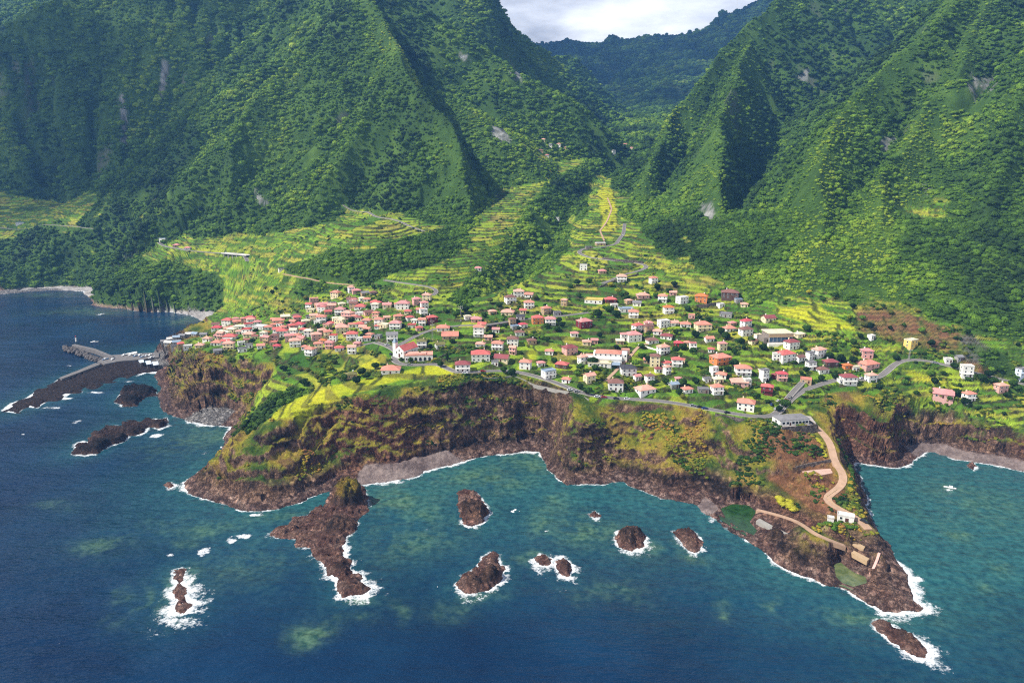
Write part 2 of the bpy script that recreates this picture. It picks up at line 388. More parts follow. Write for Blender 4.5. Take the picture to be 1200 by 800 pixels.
# ---- what covers the land (outlines found on the ground)
FOREST = [
 [(745,208),(790,258),(812,316),(870,345),(935,345),(1050,352),(1130,382),(1200,396),(1300,396),(1300,250),(1000,240),(800,205)],
 [(520,352),(545,332),(575,300),(598,275),(608,250),(636,218),(662,192),(690,178),(722,184),(690,207),(668,235),(670,262),(664,290),(650,312),(622,326),(590,322),(562,345),(545,364)],
 [(325,312),(352,306),(390,300),(450,288),(510,272),(545,252),(585,232),(596,262),(570,285),(540,300),(500,312),(450,322),(430,334),(380,328),(345,327)],
 [(-300,240),(-100,268),(0,270),(40,268),(100,278),(160,290),(185,318),(240,312),(262,330),(256,372),(225,368),(205,369),(150,367),(108,362),(100,346),(60,338),(0,340),(-300,345)],
 [(95,262),(140,240),(200,245),(215,262),(190,280),(130,270)],
 [(200,262),(228,246),(250,232),(258,244),(225,268),(205,276)],
 [(560,212),(585,222),(600,240),(585,262),(545,262),(500,262),(470,250),(500,240)],
 [(748,215),(790,258),(812,300),(780,305),(765,285),(742,262),(726,250),(738,232)],
 [(836,300),(900,296),(942,300),(938,352),(900,372),(870,345),(812,322)],
 [(630,172),(650,160),(690,158),(720,166),(770,165),(780,130),(700,128),(640,140)],
 [(676,203),(700,190),(730,196),(748,215),(728,222),(700,232),(684,262),(672,262),(668,238)],
 [(955,335),(1010,345),(1030,358),(1000,362),(960,350)],
 [(1040,365),(1110,372),(1150,395),(1200,405),(1300,400),(1300,330),(1040,340)],
 [(1150,415),(1185,425),(1200,432),(1200,440),(1150,430)],
 [(322,462),(345,452),(360,456),(340,470),(318,488),(300,500),(290,497),(305,478)],
]
OPEN = [  # clearings and terraces on the slopes
 [(560,262),(585,205),(612,172),(640,160),(672,168),(690,176),(640,215),(608,252),(580,290),(545,330),(520,330)],
 [(395,245),(420,238),(470,255),(500,268),(440,290),(400,298),(320,312),(300,300),(320,290),(370,272)],
 [(300,262),(318,250),(290,250),(240,260),(200,275),(180,285),(180,300),(250,320),(290,305)],
 [(960,340),(1000,360),(1050,350),(1120,385),(1200,420),(1200,490),(1000,440),(900,400),(880,360)],
 [(-100,225),(30,222),(75,228),(90,262),(40,268),(-100,268)],
 [(160,240),(205,225),(240,215),(250,228),(200,250),(165,262)],
 [(690,215),(706,205),(722,222),(726,262),(700,275),(690,255)]]
YELLOW = [[(300,490),(338,470),(385,452),(440,440),(512,424),(512,438),(470,445),(432,456),(380,482),(330,497)],
          [(400,440),(452,412),(455,422),(425,440)],
          [(512,424),(545,424),(545,440),(480,442)],
          [(604,432),(618,410),(632,406),(630,420),(616,434)],
          [(1060,430),(1130,455),(1150,470),(1100,452),(1050,435)],
          [(700,225),(712,215),(724,250),(722,272),(706,272)],
          [(905,362),(960,355),(975,368),(1010,390),(960,385),(920,372)]]
BROWN = [[(1000,362),(1020,356),(1060,362),(1125,388),(1130,420),(1100,412),(1005,388)],
         [(890,560),(930,520),(960,510),(975,540),(1010,600),(1000,618),(960,600),(920,580)],
         [(880,500),(950,505),(965,530),(930,555),(890,530)],
         [(1125,400),(1165,425),(1190,440),(1150,438),(1120,425)]]
GREY = [[(1122,392),(1140,392),(1185,428),(1190,438),(1128,424)]]
DEEP = [[(440,408),(545,402),(545,424),(500,424),(470,415)],[(690,378),(728,378),(728,402),(690,402)],[(330,412),(410,414),(400,430),(340,440)]]
CLIFFTOP = [(-420,330),(-100,330),(30,335),(100,335),(110,345),(180,352),(228,362),(245,372),(250,382),(238,392),(215,403),(207,410),(250,416),(318,424),(322,432),(300,470),(288,492),(302,499),(342,496),(385,478),(432,460),(470,449),(512,441),
 (545,437),(600,437),(642,449),(690,467),(760,472),(800,476),(830,484),(900,493),(918,500),(952,500),(950,480),(962,466),(985,458),(1010,458),(1060,466),(1100,480),(1150,494),(1200,507),(1300,520),(1600,540)]
ROCKF = [[(1122,94),(1150,90),(1168,93),(1165,103),(1148,104),(1140,116),(1134,106)],[(1028,160),(1046,158),(1042,176),(1034,176)],[(820,240),(834,238),(840,256),(830,260)],[(572,150),(594,152),(596,166),(580,162)],[(534,58),(548,62),(552,74),(540,72)],[(600,85),(608,84),(612,96),(604,96)],
 [(190,70),(196,70),(194,105),(189,110)],[(140,100),(146,110),(148,170),(141,165)],[(300,225),(318,240),(305,248)],[(930,88),(948,84),(940,96)],[(1080,215),(1090,220),(1086,232)]]
def groundpoly(L): return [to_ground(p)[:, :2] for p in L]
ROCKFW = groundpoly(ROCKF)
FORESTW, OPENW, YELLOWW, BROWNW, GREYW, DEEPW = map(groundpoly, (FOREST, OPEN, YELLOW, BROWN, GREY, DEEP))
CTOPW = to_ground(CLIFFTOP)[:, :2]
COASTZ = np.concatenate([CTOPW, [[CTOPW[-1, 0], 100], [CTOPW[0, 0], 100]]])
G6 = Grid(-1700, 1500, 280, 2800, 4)
def maskgrid(polys, base=None):
    M = np.full(G6.X.shape, -60.0) if base is None else base
    for p in polys:
        x0, y0 = p.min(0)-40; x1, y1 = p.max(0)+40
        j = (G6.ys > y0) & (G6.ys < y1); i = (G6.xs > x0) & (G6.xs < x1)
        if not j.any() or not i.any(): continue
        sub = np.ix_(j, i); M[sub] = np.maximum(M[sub], sdf(G6.X[sub], G6.Y[sub], p))
    return M
b6 = np.where(G6.Y < 3350, G1.look(G1.Z, G6.X, G6.Y), 470); r6 = ridge_h(G6.X, G6.Y)
onridge = np.clip((r6-b6)*0.6, -60, 60)
MF = np.maximum(onridge, maskgrid(FORESTW))
MO = maskgrid(OPENW)
h6 = np.maximum(b6, r6); MF = np.maximum(MF, np.clip((h6-158)*.5, -60, 60))
MF = np.where(G6.Y > 1500, np.maximum(MF, 10), MF)
MF = np.minimum(MF, -MO)
SLP = np.hypot(*np.gradient(np.maximum(b6, r6), 4.0)); MCC = np.where(G6.Y > 1290, -60.0, maskgrid([COASTZ]))
MF = np.where(MCC < -6, np.maximum(MF, np.clip((SLP-.80)*60, -60, 20)), MF)
MR = maskgrid(ROCKFW)
MY, MB_, MG, MD = maskgrid(YELLOWW), maskgrid(BROWNW), maskgrid(GREYW), maskgrid(DEEPW)
MC = np.where(G6.Y > 1290, -60.0, maskgrid([COASTZ]))
def forest_mask(x, y):
    m = G6.look(MF, x, y) + 9*fbm(x/30, y/30, 3, 91)
    m = np.where((y > 2780) | (np.abs(x) > 1480) , 30.0, m)
    return m
def mk(M, x, y, n=4): return G6.look(M, x, y) + n*fbm(x/16, y/16, 3, 95)

ROADS = [  # name, width, look, course
 ('road', 6.0, 'asphalt', [(440,401),(452,404),(466,412),(461,421),(466,427),(490,428),(512,425),(535,437),(556,436),(575,434),(600,434),(622,439),(650,448),(668,455),(690,463),(730,467),(760,468),(800,473),(830,479),(862,485),(892,489),(906,488),(918,476),(930,464),(945,455),(966,449),(990,441),(1015,447),(1035,440),(1046,428),(1056,420),(1082,420),(1110,428),(1140,436),(1170,443),(1200,450),(1260,462)]),
 ('road', 4.6, 'asphalt', [(906,488),(922,468),(932,456),(944,444)]),
 ('road', 4.6, 'asphalt', [(466,405),(490,392),(512,384),(540,381),(570,381),(598,376),(622,373),(660,370),(690,366)]),
 ('road', 4.2, 'asphalt', [(440,401),(425,404),(408,408)]),
 ('lane', 3.0, 'sand', [(710,446),(718,438),(728,428),(738,418),(746,408),(752,402),(768,402)]),
 ('road', 5.0, 'asphalt', [(732,262),(730,275),(722,286),(706,290),(684,290),(677,296),(692,302),(716,305),(745,307),(760,311),(752,317),(732,321),(706,332)]),
 ('road', 5.0, 'asphalt', [(-60,266),(0,266),(40,266),(85,265),(120,268)]),
 ('road', 5.5, 'asphalt', [(186,284),(196,289),(215,293),(240,295),(262,296),(286,298),(290,306)]),
 ('road', 4.5, 'asphalt', [(402,240),(430,247),(455,256),(478,264),(497,271)]),
 ('lane', 3.6, 'sand', [(332,321),(350,325),(372,329),(392,332),(415,334)]),
 ('road', 4.5, 'asphalt', [(450,328),(470,331),(490,334),(507,336),(513,342),(507,346)]),
 ('track', 5.2, 'sand', [(952,496),(962,505),(972,516),(976,530),(977,542),(985,550),(990,560),(986,571),(972,579),(964,586),(975,592),(990,599),(1004,606),(1014,614),(1018,620)]),
 ('track', 3.0, 'sand', [(887,597),(902,601),(918,604),(936,612),(954,622),(970,629),(990,639)]),
 ('lane', 2.4, 'sand', [(712,232),(717,245),(712,258),(703,270),(708,282)])]
ROADW = []
ROADS = [(a, b*(.8 if c == 'asphalt' else .9), c, d) for a, b, c, d in ROADS]
for nm, wd, lk, pp in ROADS:
    q = to_ground(pp); s_ = np.concatenate([[0], np.cumsum(np.hypot(*np.diff(q[:, :2], axis=0).T))])
    t_ = np.linspace(0, s_[-1], max(int(s_[-1]/4), 6))
    X = np.interp(t_, s_, q[:, 0]); Y = np.interp(t_, s_, q[:, 1])
    for _ in range(3): X[1:-1] = (X[:-2]+X[1:-1]*2+X[2:])/4; Y[1:-1] = (Y[:-2]+Y[1:-1]*2+Y[2:])/4
    Z = ground_h(X, Y)
    for _ in range(14): Z[1:-1] = (Z[:-2]+Z[1:-1]*2+Z[2:])/4
    ROADW.append(np.stack([X, Y, Z], 1))
PADS = [('pad', [(940,551),(952,547),(974,543),(976,552),(962,557),(950,556)], 18.2), ('pad', [(908,487),(922,483),(950,488),(956,500),(945,504),(915,506),(902,498)], 34.5)]
PADW = [(to_ground(p)[:, :2], z) for _, p, z in PADS]
G7 = Grid(-1100, 900, 290, 1500, 2.0)
ROADD = np.full(G7.X.shape, 99.0); ROADZ = np.zeros(G7.X.shape)
for (nm, wd, lk, _), P in zip(ROADS, ROADW):
    x0, y0 = P[:, :2].min(0)-14; x1, y1 = P[:, :2].max(0)+14
    j = (G7.ys > y0) & (G7.ys < y1); i = (G7.xs > x0) & (G7.xs < x1); sb = np.ix_(j, i)
    dd, ii, t = seg_dist(G7.X[sb], G7.Y[sb], P); zz = P[ii, 2]*(1-t)+P[ii+1, 2]*t
    dd = dd-wd/2
    mm = dd < ROADD[sb]; A = ROADD[sb]; A[mm] = dd[mm]; ROADD[sb] = A; B_ = ROADZ[sb]; B_[mm] = zz[mm]; ROADZ[sb] = B_
TERR = 2.6
def full_h(x, y, more=False):
    h, b, r, d, plat = coarse(x, y)
    f = forest_mask(x, y); mc = mk(MC, x, y, 4)
    fld = sstep(2, -4, f)*sstep(2, -3, mc)*sstep(6, 12, h)
    u = (h + 2.6*fbm(x/55, y/55, 2, 101))/TERR
    fr = u-np.floor(u)
    ht = TERR*(np.floor(u)+sstep(.70, .95, fr)+.12*fr) - (u*TERR-h)
    tq = .5+.5*sstep(-.25, .2, fbm(x/45, y/45, 3, 103))
    h2 = h*(1-fld*.9*tq) + ht*fld*.9*tq
    # rough rock near the shore, lumpy ground elsewhere
    wild = sstep(0, 3, d)*sstep(-3, 3, mc)
    beach = sstep(1.0, .1, np.abs(0))*0
    bw, bs, cs = shore_at(x, y)
    onb = sstep(bw+1, bw-2, d)*(bs < .22)
    ul = h/11 + 1.6*fbm(x/42, y/42, 3, 105); fl_ = ul-np.floor(ul)
    hl = 11*(np.floor(ul)+sstep(.35, .92, fl_)) - (ul*11-h)
    ul = h/3.7 + 1.5*fbm(x/20, y/20, 3, 107); fl_ = ul-np.floor(ul)
    hl = hl + .55*(3.7*(np.floor(ul)+sstep(.3, .9, fl_)) - ul*3.7)
    h2 = h2 + wild*(1-onb)*(.35+.45*sstep(-.3, .3, fbm(x/50, y/50, 2, 109)))*(hl-h)*sstep(2, 6, h)
    h2 = h2 + wild*(1-onb)*(1.5*ridged(x/10, y/10, 4, 111, .62) + .9*fbm(x/3.6, y/3.6, 4, 113, gain=.65))*np.clip(d/6, .3, 1)
    h2 = h2 + sstep(0, 3, f)*1.5*fbm(x/12, y/12, 3, 117)
    if y.size:
        ok = (np.abs(x+100) < 990) & (y > 292) & (y < 1490)
        rd = np.where(ok, G7.look(ROADD, x, y), 99); rz = G7.look(ROADZ, x, y)
        kq = sstep(5.0, .8, rd)
        h2 = h2*(1-kq)+(rz-.3)*kq
        fld = fld*(1-sstep(3, .5, rd)); f = np.minimum(f, rd*1.5-3.0)
        for p, z in PADW:
            c = sdf(x, y, p); kq = sstep(-2.5, .5, c); h2 = h2*(1-kq)+z*kq
    for p in POOLW:
        c = sdf(x, y, p)
        h2 = np.where(c > -2.5, np.minimum(h2, 1.5 - c*.8), h2)
    if more: return h2, dict(rd=rd, tq=tq, plat=plat, mc=mc, d=d, f=f, fld=fld, terr=np.floor(u), fr=fr, onb=onb, wild=wild, h=h, r=r, b=b)
    return h2
# ------------------------------------------------------------------ the land: one sheet, finer where it is steep or near
NC, NR = 1340, 1150
cols_px = np.linspace(-260, 1540, NC)
tanx = (cols_px-600)/FOC/CP*1.0
Dn = np.concatenate([np.arange(272, 1000, 1.6), np.arange(1000, 2700, 5.0), np.arange(2700, 6300, 20.0)])
sub = np.arange(0, NC, 6)
Xs = tanx[sub][:, None]*Dn[None]; Ys = np.broadcast_to(Dn, Xs.shape)
Hs = coarse(Xs.ravel(), Ys.ravel())[0].reshape(Xs.shape)
dz = np.abs(np.diff(Hs, axis=1)); dD = np.diff(Dn)[None]
wgt = (dz*0.9+dD*0.32)/Dn[1:][None]
wgt = np.where(Hs[:, 1:] < -3, wgt*.12, wgt)
ker = np.ones(7)/7
wgt = np.apply_along_axis(lambda v: np.convolve(np.pad(v, 3, mode='edge'), ker, 'valid'), 0, wgt)
cum = np.concatenate([np.zeros((len(sub), 1)), np.cumsum(wgt, 1)], 1); cum /= cum[:, -1:]
tt = np.linspace(0, 1, NR)
Rsub = np.stack([np.interp(tt, cum[i], Dn) for i in range(len(sub))])
fi = np.arange(NC)/6.0; i0 = np.minimum(fi.astype(int), len(sub)-2); ft = np.minimum(fi-i0, 1)[:, None]
RD = Rsub[i0]*(1-ft)+Rsub[i0+1]*ft                                  # NC x NR
LX = (tanx[:, None]*RD).ravel(); LY = RD.ravel()
LH, ex = full_h(LX, LY, True)
P3 = np.stack([LX, LY, LH], 1)
def grid_normals(P, a, b):
    Q = P.reshape(a, b, 3); du = np.gradient(Q, axis=0); dv = np.gradient(Q, axis=1)
    n = np.cross(du, dv); n /= np.linalg.norm(n, axis=2, keepdims=True)+1e-9
    n = np.where(n[..., 2:] < 0, -n, n); return n.reshape(-1, 3)
nrm = grid_normals(P3, NC, NR)
# weathered rock: push steep faces in and out
st = sstep(1.5, 6, ex['rd'])*sstep(.80, .45, nrm[:, 2])*sstep(.5, 3, LH)*sstep(-6, 3, ex['mc'])
k3 = st*(3.4*fbm3(LX/10, LY/10, LH/6, 3, 5) + 1.2*fbm3(LX/3.4, LY/3.4, LH/2.0, 3, 9))
P3 = P3 + nrm*k3[:, None]*np.array([1, 1, .35])
nrm = grid_normals(P3, NC, NR); nz = nrm[:, 2]

def plots(x, y, terr, s=0):
    """a value per field plot: terrace number and a broken line along it"""
    ang = x/26.0 + 5.0*vnoise(terr*.77, y*0+s, 131) + .25*fbm(x/20, y/20, 2, 133)
    c = np.floor(ang)
    return _hash(c.astype(np.int64), terr.astype(np.int64), 0, 137+s), np.minimum(ang-c, 1-ang+c)
def lerp(a, b, t): return a*(1-t[:, None]) + b*t[:, None]
def pal(v, cs):
    cs = np.array([lin(c) for c in cs]); n = len(cs); t = np.clip(v, 0, .9999)*(n-1); i = t.astype(int); f = (t-i)[:, None]
    return cs[i]*(1-f)+cs[i+1]*f
n1 = fbm(LX/40, LY/40, 4, 201); n2 = fbm(LX/9, LY/9, 4, 203); n3 = fbm(LX/2.6, LY/2.6, 3, 205)
pv, pe = plots(LX, LY, ex['terr'])
# fields
cf = pal(np.clip(pv*.8+.1+.22*n1, 0, 1), [(52,84,24),(72,110,30),(92,132,34),(118,150,38),(146,164,42),(160,160,54),(126,116,62)])
cy = pal(np.clip(.5+.5*n2*.6+.4*(pv-.5), 0, 1), [(120,140,26),(160,170,34),(186,184,40),(176,160,50)])
yel = sstep(-1, 3, mk(MY, LX, LY, 2)); cf = lerp(cf, cy, yel)
dgm = sstep(-1, 2, mk(MD, LX, LY, 1)); cf = lerp(cf, pal(.5+.5*n2, [(36,72,20),(54,96,26),(70,112,30)]), dgm*.85)
cb = pal(np.clip(.5+.5*n2+.3*(pv-.5), 0, 1), [(92,64,46),(122,84,62),(134,112,62),(84,96,44)])
brn = sstep(-1, 4, mk(MB_, LX, LY, 4)); cf = lerp(cf, cb, brn)
gry = sstep(-1, 3, mk(MG, LX, LY, 2)); cf = lerp(cf, pal(.5+.5*n2, [(86,86,80),(112,110,104)]), gry)
wallf = sstep(.60, .70, ex['fr'])*sstep(1.0, .95, ex['fr'])
wcol = pal(np.clip(.5+.6*n3+.3*n2, 0, 1), [(28,36,16),(48,46,28),(78,68,48),(46,60,22)])
cf = lerp(cf, wcol, wallf*.95*(1-.3*yel)*(.25+.75*sstep(-.6, .0, n2+.4*n3)))
cf = lerp(cf, np.tile(lin((44,52,22)), (len(LX), 1)), sstep(.055+.05*yel, .02+.03*yel, pe)*.85)
shr = sstep(.16, .3, n2+.5*n3-.1*yel)
cf = lerp(cf, pal(np.clip(.5+.7*n3, 0, 1), [(34,56,18),(52,82,26),(80,100,34)]), shr*.7*(1-.6*yel)*(1-.5*brn))
cf = cf*(1+.30*n3)[:, None]
# forest floor
cw = pal(np.clip(.5+.5*n1+.4*n2, 0, 1), [(38,58,22),(56,82,28),(80,106,36)])
col = lerp(cf, cw, sstep(-2, 2, ex['f']))
# grassy crests catch a lighter green
# shore and cliffs: dark lava, dry reddish ledges, ochre and olive scrub
strata = fbm(LX/60+3, P3[:, 2]/2.6, 3, 211)
rk = pal(np.clip(.45+.55*n2*.6+.45*strata+.35*n3, 0, 1), [(46,39,36),(82,65,56),(126,99,82),(164,128,104),(190,160,138)])
reds = sstep(.05, .45, fbm(LX/55, LY/55, 3, 215)+.3*strata)
rk = lerp(rk, pal(np.clip(.5+.6*n3, 0, 1), [(112,70,54),(150,98,74)]), reds*.6)
vg = pal(np.clip(.5+.75*fbm(LX/18, LY/18, 3, 221)+.25*n3, 0, 1), [(50,78,24),(82,100,34),(128,126,42),(156,138,52),(126,100,62)])
cliffy = sstep(-2, 3, ex['mc'])*sstep(4, -2, ex['f'])
vegamt = sstep(.44, .70, nz+.16*n2+.1*n3)*sstep(5, 13, P3[:, 2]+4*n1)
cc = lerp(rk, vg, vegamt)
rb = sstep(-1, 4, mk(MB_, LX, LY, 4)); cc = lerp(cc, pal(np.clip(.5+.8*n2, 0, 1), [(96,58,44),(132,84,62),(150,104,76)]), rb*.85*sstep(.45,.7,nz))
steep = sstep(.62, .42, nz)
cc2 = lerp(cc, rk, steep)
col = lerp(col, cc2, cliffy)
# bare rock faces showing through the woods
rf = sstep(.50, .34, nz)*sstep(.25, .5, fbm(LX/70, LY/70, 3, 231))*sstep(-2, 4, ex['f'])*(LY < 2600)
col = lerp(col, pal(np.clip(.5+.6*n3, 0, 1), [(84,82,78),(120,116,108)]), rf*.5)
mr_ = sstep(-3, 3, mk(MR, LX, LY, 9)+4*n3); warm = (LY < 760)*1.0
rfc = lerp(pal(np.clip(.5+.8*n2+.5*n3, 0, 1), [(70,72,68),(120,120,116),(158,156,152)]), pal(np.clip(.5+.8*n2+.5*n3, 0, 1), [(92,84,36),(150,118,56),(168,132,80)]), warm)
col = lerp(col, rfc, mr_*.9)
# shore: pale weathered rock, beaches of grey pebbles
pen = sstep(0, 30, LX-165)*sstep(470, 430, LY)*sstep(14, 6, P3[:, 2])
low = np.maximum(sstep(5.5, 1.5, P3[:, 2]+1.5*n2), pen*.6)*(ex['d'] < 120)
col = lerp(col, pal(np.clip(.5+.9*n3, 0, 1), [(92,72,66),(138,108,98),(168,142,130)]), low*.75)
bch = ex['onb']*sstep(8, 5, P3[:, 2])
pinky = sstep(-60, 20, LX)[:, None]*0
col = lerp(col, pal(np.clip(.5+.5*n2+.4*n3, 0, 1), [(134,130,128),(158,154,150),(178,174,168)]), bch*.95*(LY > 505))
bch = bch*(LY <= 505)
col = lerp(col, pal(np.clip(.5+.5*n2+.4*n3, 0, 1), [(88,76,74),(118,104,100),(146,132,126)]), bch*.95)
farb = sstep(2600, 3000, LY)
col = lerp(col, pal(np.clip(.5+.5*fbm(LX/120, LY/120, 4, 241), 0, 1), [(30,46,18),(46,62,24),(62,76,30)]), farb)

k = MatB('land', .92, .15)
a = k.attr('albedo'); nn = k.noise(.55, 5, .65)
rky = k.attr('rocky').outputs['Fac']; cr1 = k.noise(.22, 8, .72); cr2 = k.math('ABSOLUTE', k.math('SUBTRACT', cr1.outputs['Fac'], .5))
crk = k.ramp(cr2, .0, .07, .2, 1.18)  # crevice shade painted into the albedo, along the same cracks as the bump
a_c = k.mix(rky, a.outputs['Color'], k.mix(1.0, a.outputs['Color'], crk, 'MULTIPLY'))
base = k.mix(1.0, a_c, k.mix(k.ramp(nn.outputs['Fac'], .28, .72), (.62,.62,.62), (1.4,1.4,1.4)), 'MULTIPLY')
k.col(base); n5 = k.noise(.9, 6, .7); k.bump(k.math('ADD', n5.outputs['Fac'], k.math('MULTIPLY', rky, k.math('MULTIPLY', k.ramp(cr2, 0, .12), 1.6))), .8, 1.6)
idx = np.arange(NC*NR).reshape(NC, NR)
F = np.stack([idx[:-1, :-1], idx[1:, :-1], idx[1:, 1:], idx[:-1, 1:]], -1).reshape(-1, 4)
zq = P3[:, 2][F].max(1); F = F[zq > -6]
used = np.zeros(NC*NR, bool); used[F.ravel()] = True; remap = np.cumsum(used)-1
terrain = mesh_obj('terrain', P3[used], remap[F], k.m, cols={'albedo': np.clip(col[used], .004, .8), 'rocky': (cliffy*(1-vegamt*.7)*(1-bch))[used]}, smooth=True)
terrain['kind'] = 'structure'
# ------------------------------------------------------------------ the sea
def zpt(px, py): return tuple(float(v) for v in at_z(px, py, 0)[:2])
ROCKS = {   # waterline outline in the photograph, height, roughness, foam strength, label
 'flat': ([(536,577),(545,573),(560,577),(568,592),(574,600),(566,612),(552,617),(541,613),(537,595)], 7, .5, .8),
 'peak': ([(535,690),(540,676),(560,664),(566,652),(574,646),(584,650),(586,664),(592,664),(588,680),(572,690),(548,695)], 13, .8, 1.4),
 'dark': ([(720,632),(724,622),(738,618),(750,622),(757,630),(752,640),(740,645),(726,640)], 5, .9, 1.3),
 'pale': ([(787,622),(800,620),(812,622),(822,634),(823,643),(812,647),(798,638)], 3, .9, 1.1),
 'twin': ([(650,658),(658,655),(668,658),(671,668),(666,676),(656,672)], 3, 1, 1.6),
 'twinb': ([(626,655),(634,650),(645,654),(644,661),(632,662)], 1.6, 1, 1.8),
 'tip': ([(1022,727),(1032,725),(1052,738),(1076,752),(1088,764),(1084,770),(1068,766),(1046,752),(1028,738)], 3.2, .9, 1.7),
 'finger': ([(384,592),(386,578),(396,568),(410,565),(426,570),(432,584),(431,600),(420,608),(418,620),(406,628),(402,642),(404,652),(412,660),(410,668),(420,674),(423,682),(432,690),(424,697),(412,694),(402,700),(394,688),(396,678),(384,672),(382,660),(370,652),(364,642),(350,640),(344,632),(328,630),(316,628),(324,618),(338,616),(344,606),(360,604),(366,596)], 17, .8, 1.6),
 'reef': ([(203,668),(214,664),(220,674),(214,682),(220,692),(216,698),(224,708),(214,719),(205,714),(208,702),(203,694),(208,682)], 1.5, 1, 2.2),
 'west': ([(84,532),(90,520),(98,516),(104,520),(112,507),(124,502),(130,497),(142,499),(150,492),(166,494),(172,488),(186,491),(195,489),(198,499),(188,503),(176,500),(170,507),(160,510),(150,508),(146,516),(136,520),(124,524),(116,531),(100,534)], 6, .9, .8),
 'westb': ([(134,470),(142,460),(160,455),(182,456),(184,464),(166,467),(156,476),(143,476)], 5, .9, .5),
 'speck': ([(191,567),(200,565),(205,569),(196,572)], 1.5, 1, .8),
 'wash': ([(690,602),(697,599),(703,603),(698,608)], 1.2, 1, 1.0),
 'east': ([(1134,546),(1139,541),(1145,546),(1140,551)], 3.5, .9, .6)}
ROCKP = {n: [zpt(*q) for q in v[0]] for n, v in ROCKS.items()}
PLATFORM = [(2,481),(14,472),(30,467),(44,457),(58,452),(70,443),(86,439),(98,432),(116,427),(140,423),(160,424),(180,424),(192,430),(186,438),(172,437),(160,441),(148,441),(138,447),(126,448),(118,454),(106,452),(96,460),(82,461),(70,470),(56,469),(44,478),(30,476),(20,484)]
PLATP = [zpt(*q) for q in PLATFORM]
SC_, SR_ = 1410, 680
spx = np.concatenate([np.linspace(-900, -260, 80, endpoint=False), np.linspace(-260, 1460, 1250), np.linspace(1460, 2300, 81)[1:]]); st_ = (spx-600)/FOC/CP
tA = np.concatenate([np.linspace(1.5, .92, 40, endpoint=False), np.linspace(.92, .150, 640)]); SDn = CAMZ/tA
SX = (st_[:, None]*SDn[None]).ravel(); SY = np.broadcast_to(SDn, (SC_, SR_)).ravel().copy()
cdist = -coast_d(SX, SY)                                  # metres off the shore
def pts_of(L): return [zpt(*q) for q in L]
wob = fbm(SX/18, SY/18, 4, 301); wob2 = fbm(SX/5, SY/5, 3, 303); wob3 = fbm(SX/1.8, SY/1.8, 3, 307)
rockd = np.full(SX.shape, 999.0); foam = np.zeros(SX.shape)
for n, (pp, hh, rg, fs) in ROCKS.items():
    P = np.array(ROCKP[n]); c = P.mean(0); rad = np.abs(P-c).max()+60
    m = (np.abs(SX-c[0]) < rad) & (np.abs(SY-c[1]) < rad)
    s = -sdf(SX[m], SY[m], P); rockd[m] = np.minimum(rockd[m], s)
    sea = .5+.5*np.clip(((SX[m]-c[0])*.5-(SY[m]-c[1])*.8)/(rad-50), -1, 1)      # swell breaks on the seaward side
    wd = (.35+6.0*sea**1.4)*fs*(1+1.1*wob2[m]+.8*wob[m]+.5*wob3[m])*.75
    foam[m] = np.maximum(foam[m], np.clip(1.15-s/np.maximum(wd, .3), 0, 1)*np.clip(.15+1.3*sea*min(fs, 1.2)+.8*wob[m]+.4*wob2[m], 0, 1))
pl = -sdf(SX, SY, PLATP); rockd = np.minimum(rockd, pl)
foam = np.maximum(foam, np.clip(1-pl/(1.6*(1+1.3*wob)), 0, 1)*sstep(.0, .5, fbm(SX/30, SY/30, 2, 331)+.25))
# surf along the coast, strong where marked
SURF = [((440,568),(530,545),3.0),((530,545),(625,527),3.2),((232,497),(280,501),4.5),((215,572),(225,584),2.4),((285,598),(330,597),2.0),((800,588),(840,617),1.6),((905,660),(945,678),4.0),((985,690),(1050,715),5.0),
 ((1050,716),(1088,714),9.0),((1066,675),(1080,700),7.0),((1012,570),(1030,612),2.6),((1000,541),(1060,549),3.4),((1080,534),(1200,552),2.4),((40,343),(98,342),1.6),((660,566),(700,567),1.5),((840,617),(900,646),2.0),((420,693),(432,690),5.0),((360,640),(400,680),4.5)]
sw = np.zeros(SX.shape)
for a, b, wv in SURF:
    dd, _, _ = seg_dist(SX, SY, [zpt(*a), zpt(*b)]); sw = np.maximum(sw, wv*np.exp(-(dd/14)**2))
sw = sw*sstep(-.5, .25, wob+.35)+.12+.35*sstep(.1, .5, fbm(SX/26, SY/26, 2, 341))
foam = np.maximum(foam, np.clip(1.1-np.maximum(cdist, 0)/np.maximum(sw*(1+.8*wob+.9*wob2), .25), 0, 1)*sstep(-9, -4, -np.abs(np.minimum(cdist, 0)))*np.clip(.25+.32*sw+1.0*wob+.5*wob2, 0, 1))
PATCH = [(198,650,6,3),(240,645,9,7),(285,628,16,4),(270,633,10,4),(213,690,9,24),(440,688,14,4),(118,368,4,1.5),(90,494,6,2.2),(60,478,14,2),(165,455,10,2),(300,603,9,2.2),(240,530,5,4),(648,653,18,4),(1112,574,5,2),(500,620,3,1.5),
 (640,622,4,2),(185,510,7,3),(92,531,9,4),(1012,705,16,4),(1060,718,24,4),(1075,678,9,6),(10,480,12,2.5),(35,474,9,1.8),(75,467,14,1.6),(110,460,12,1.5),(150,447,10,1.5)]
for px, py, a, b in PATCH:
    x, y = zpt(px, py); ax = a/FOC*y; ay = b*y*y/(CAMZ*FOC)
    e = ((SX-x)/ax)**2+((SY-y)/ay)**2
    m = e < 9
    foam[m] = np.maximum(foam[m], np.clip(1.0-e[m]*.8+.9*wob2[m]+.5*wob[m], 0, 1)*.9)
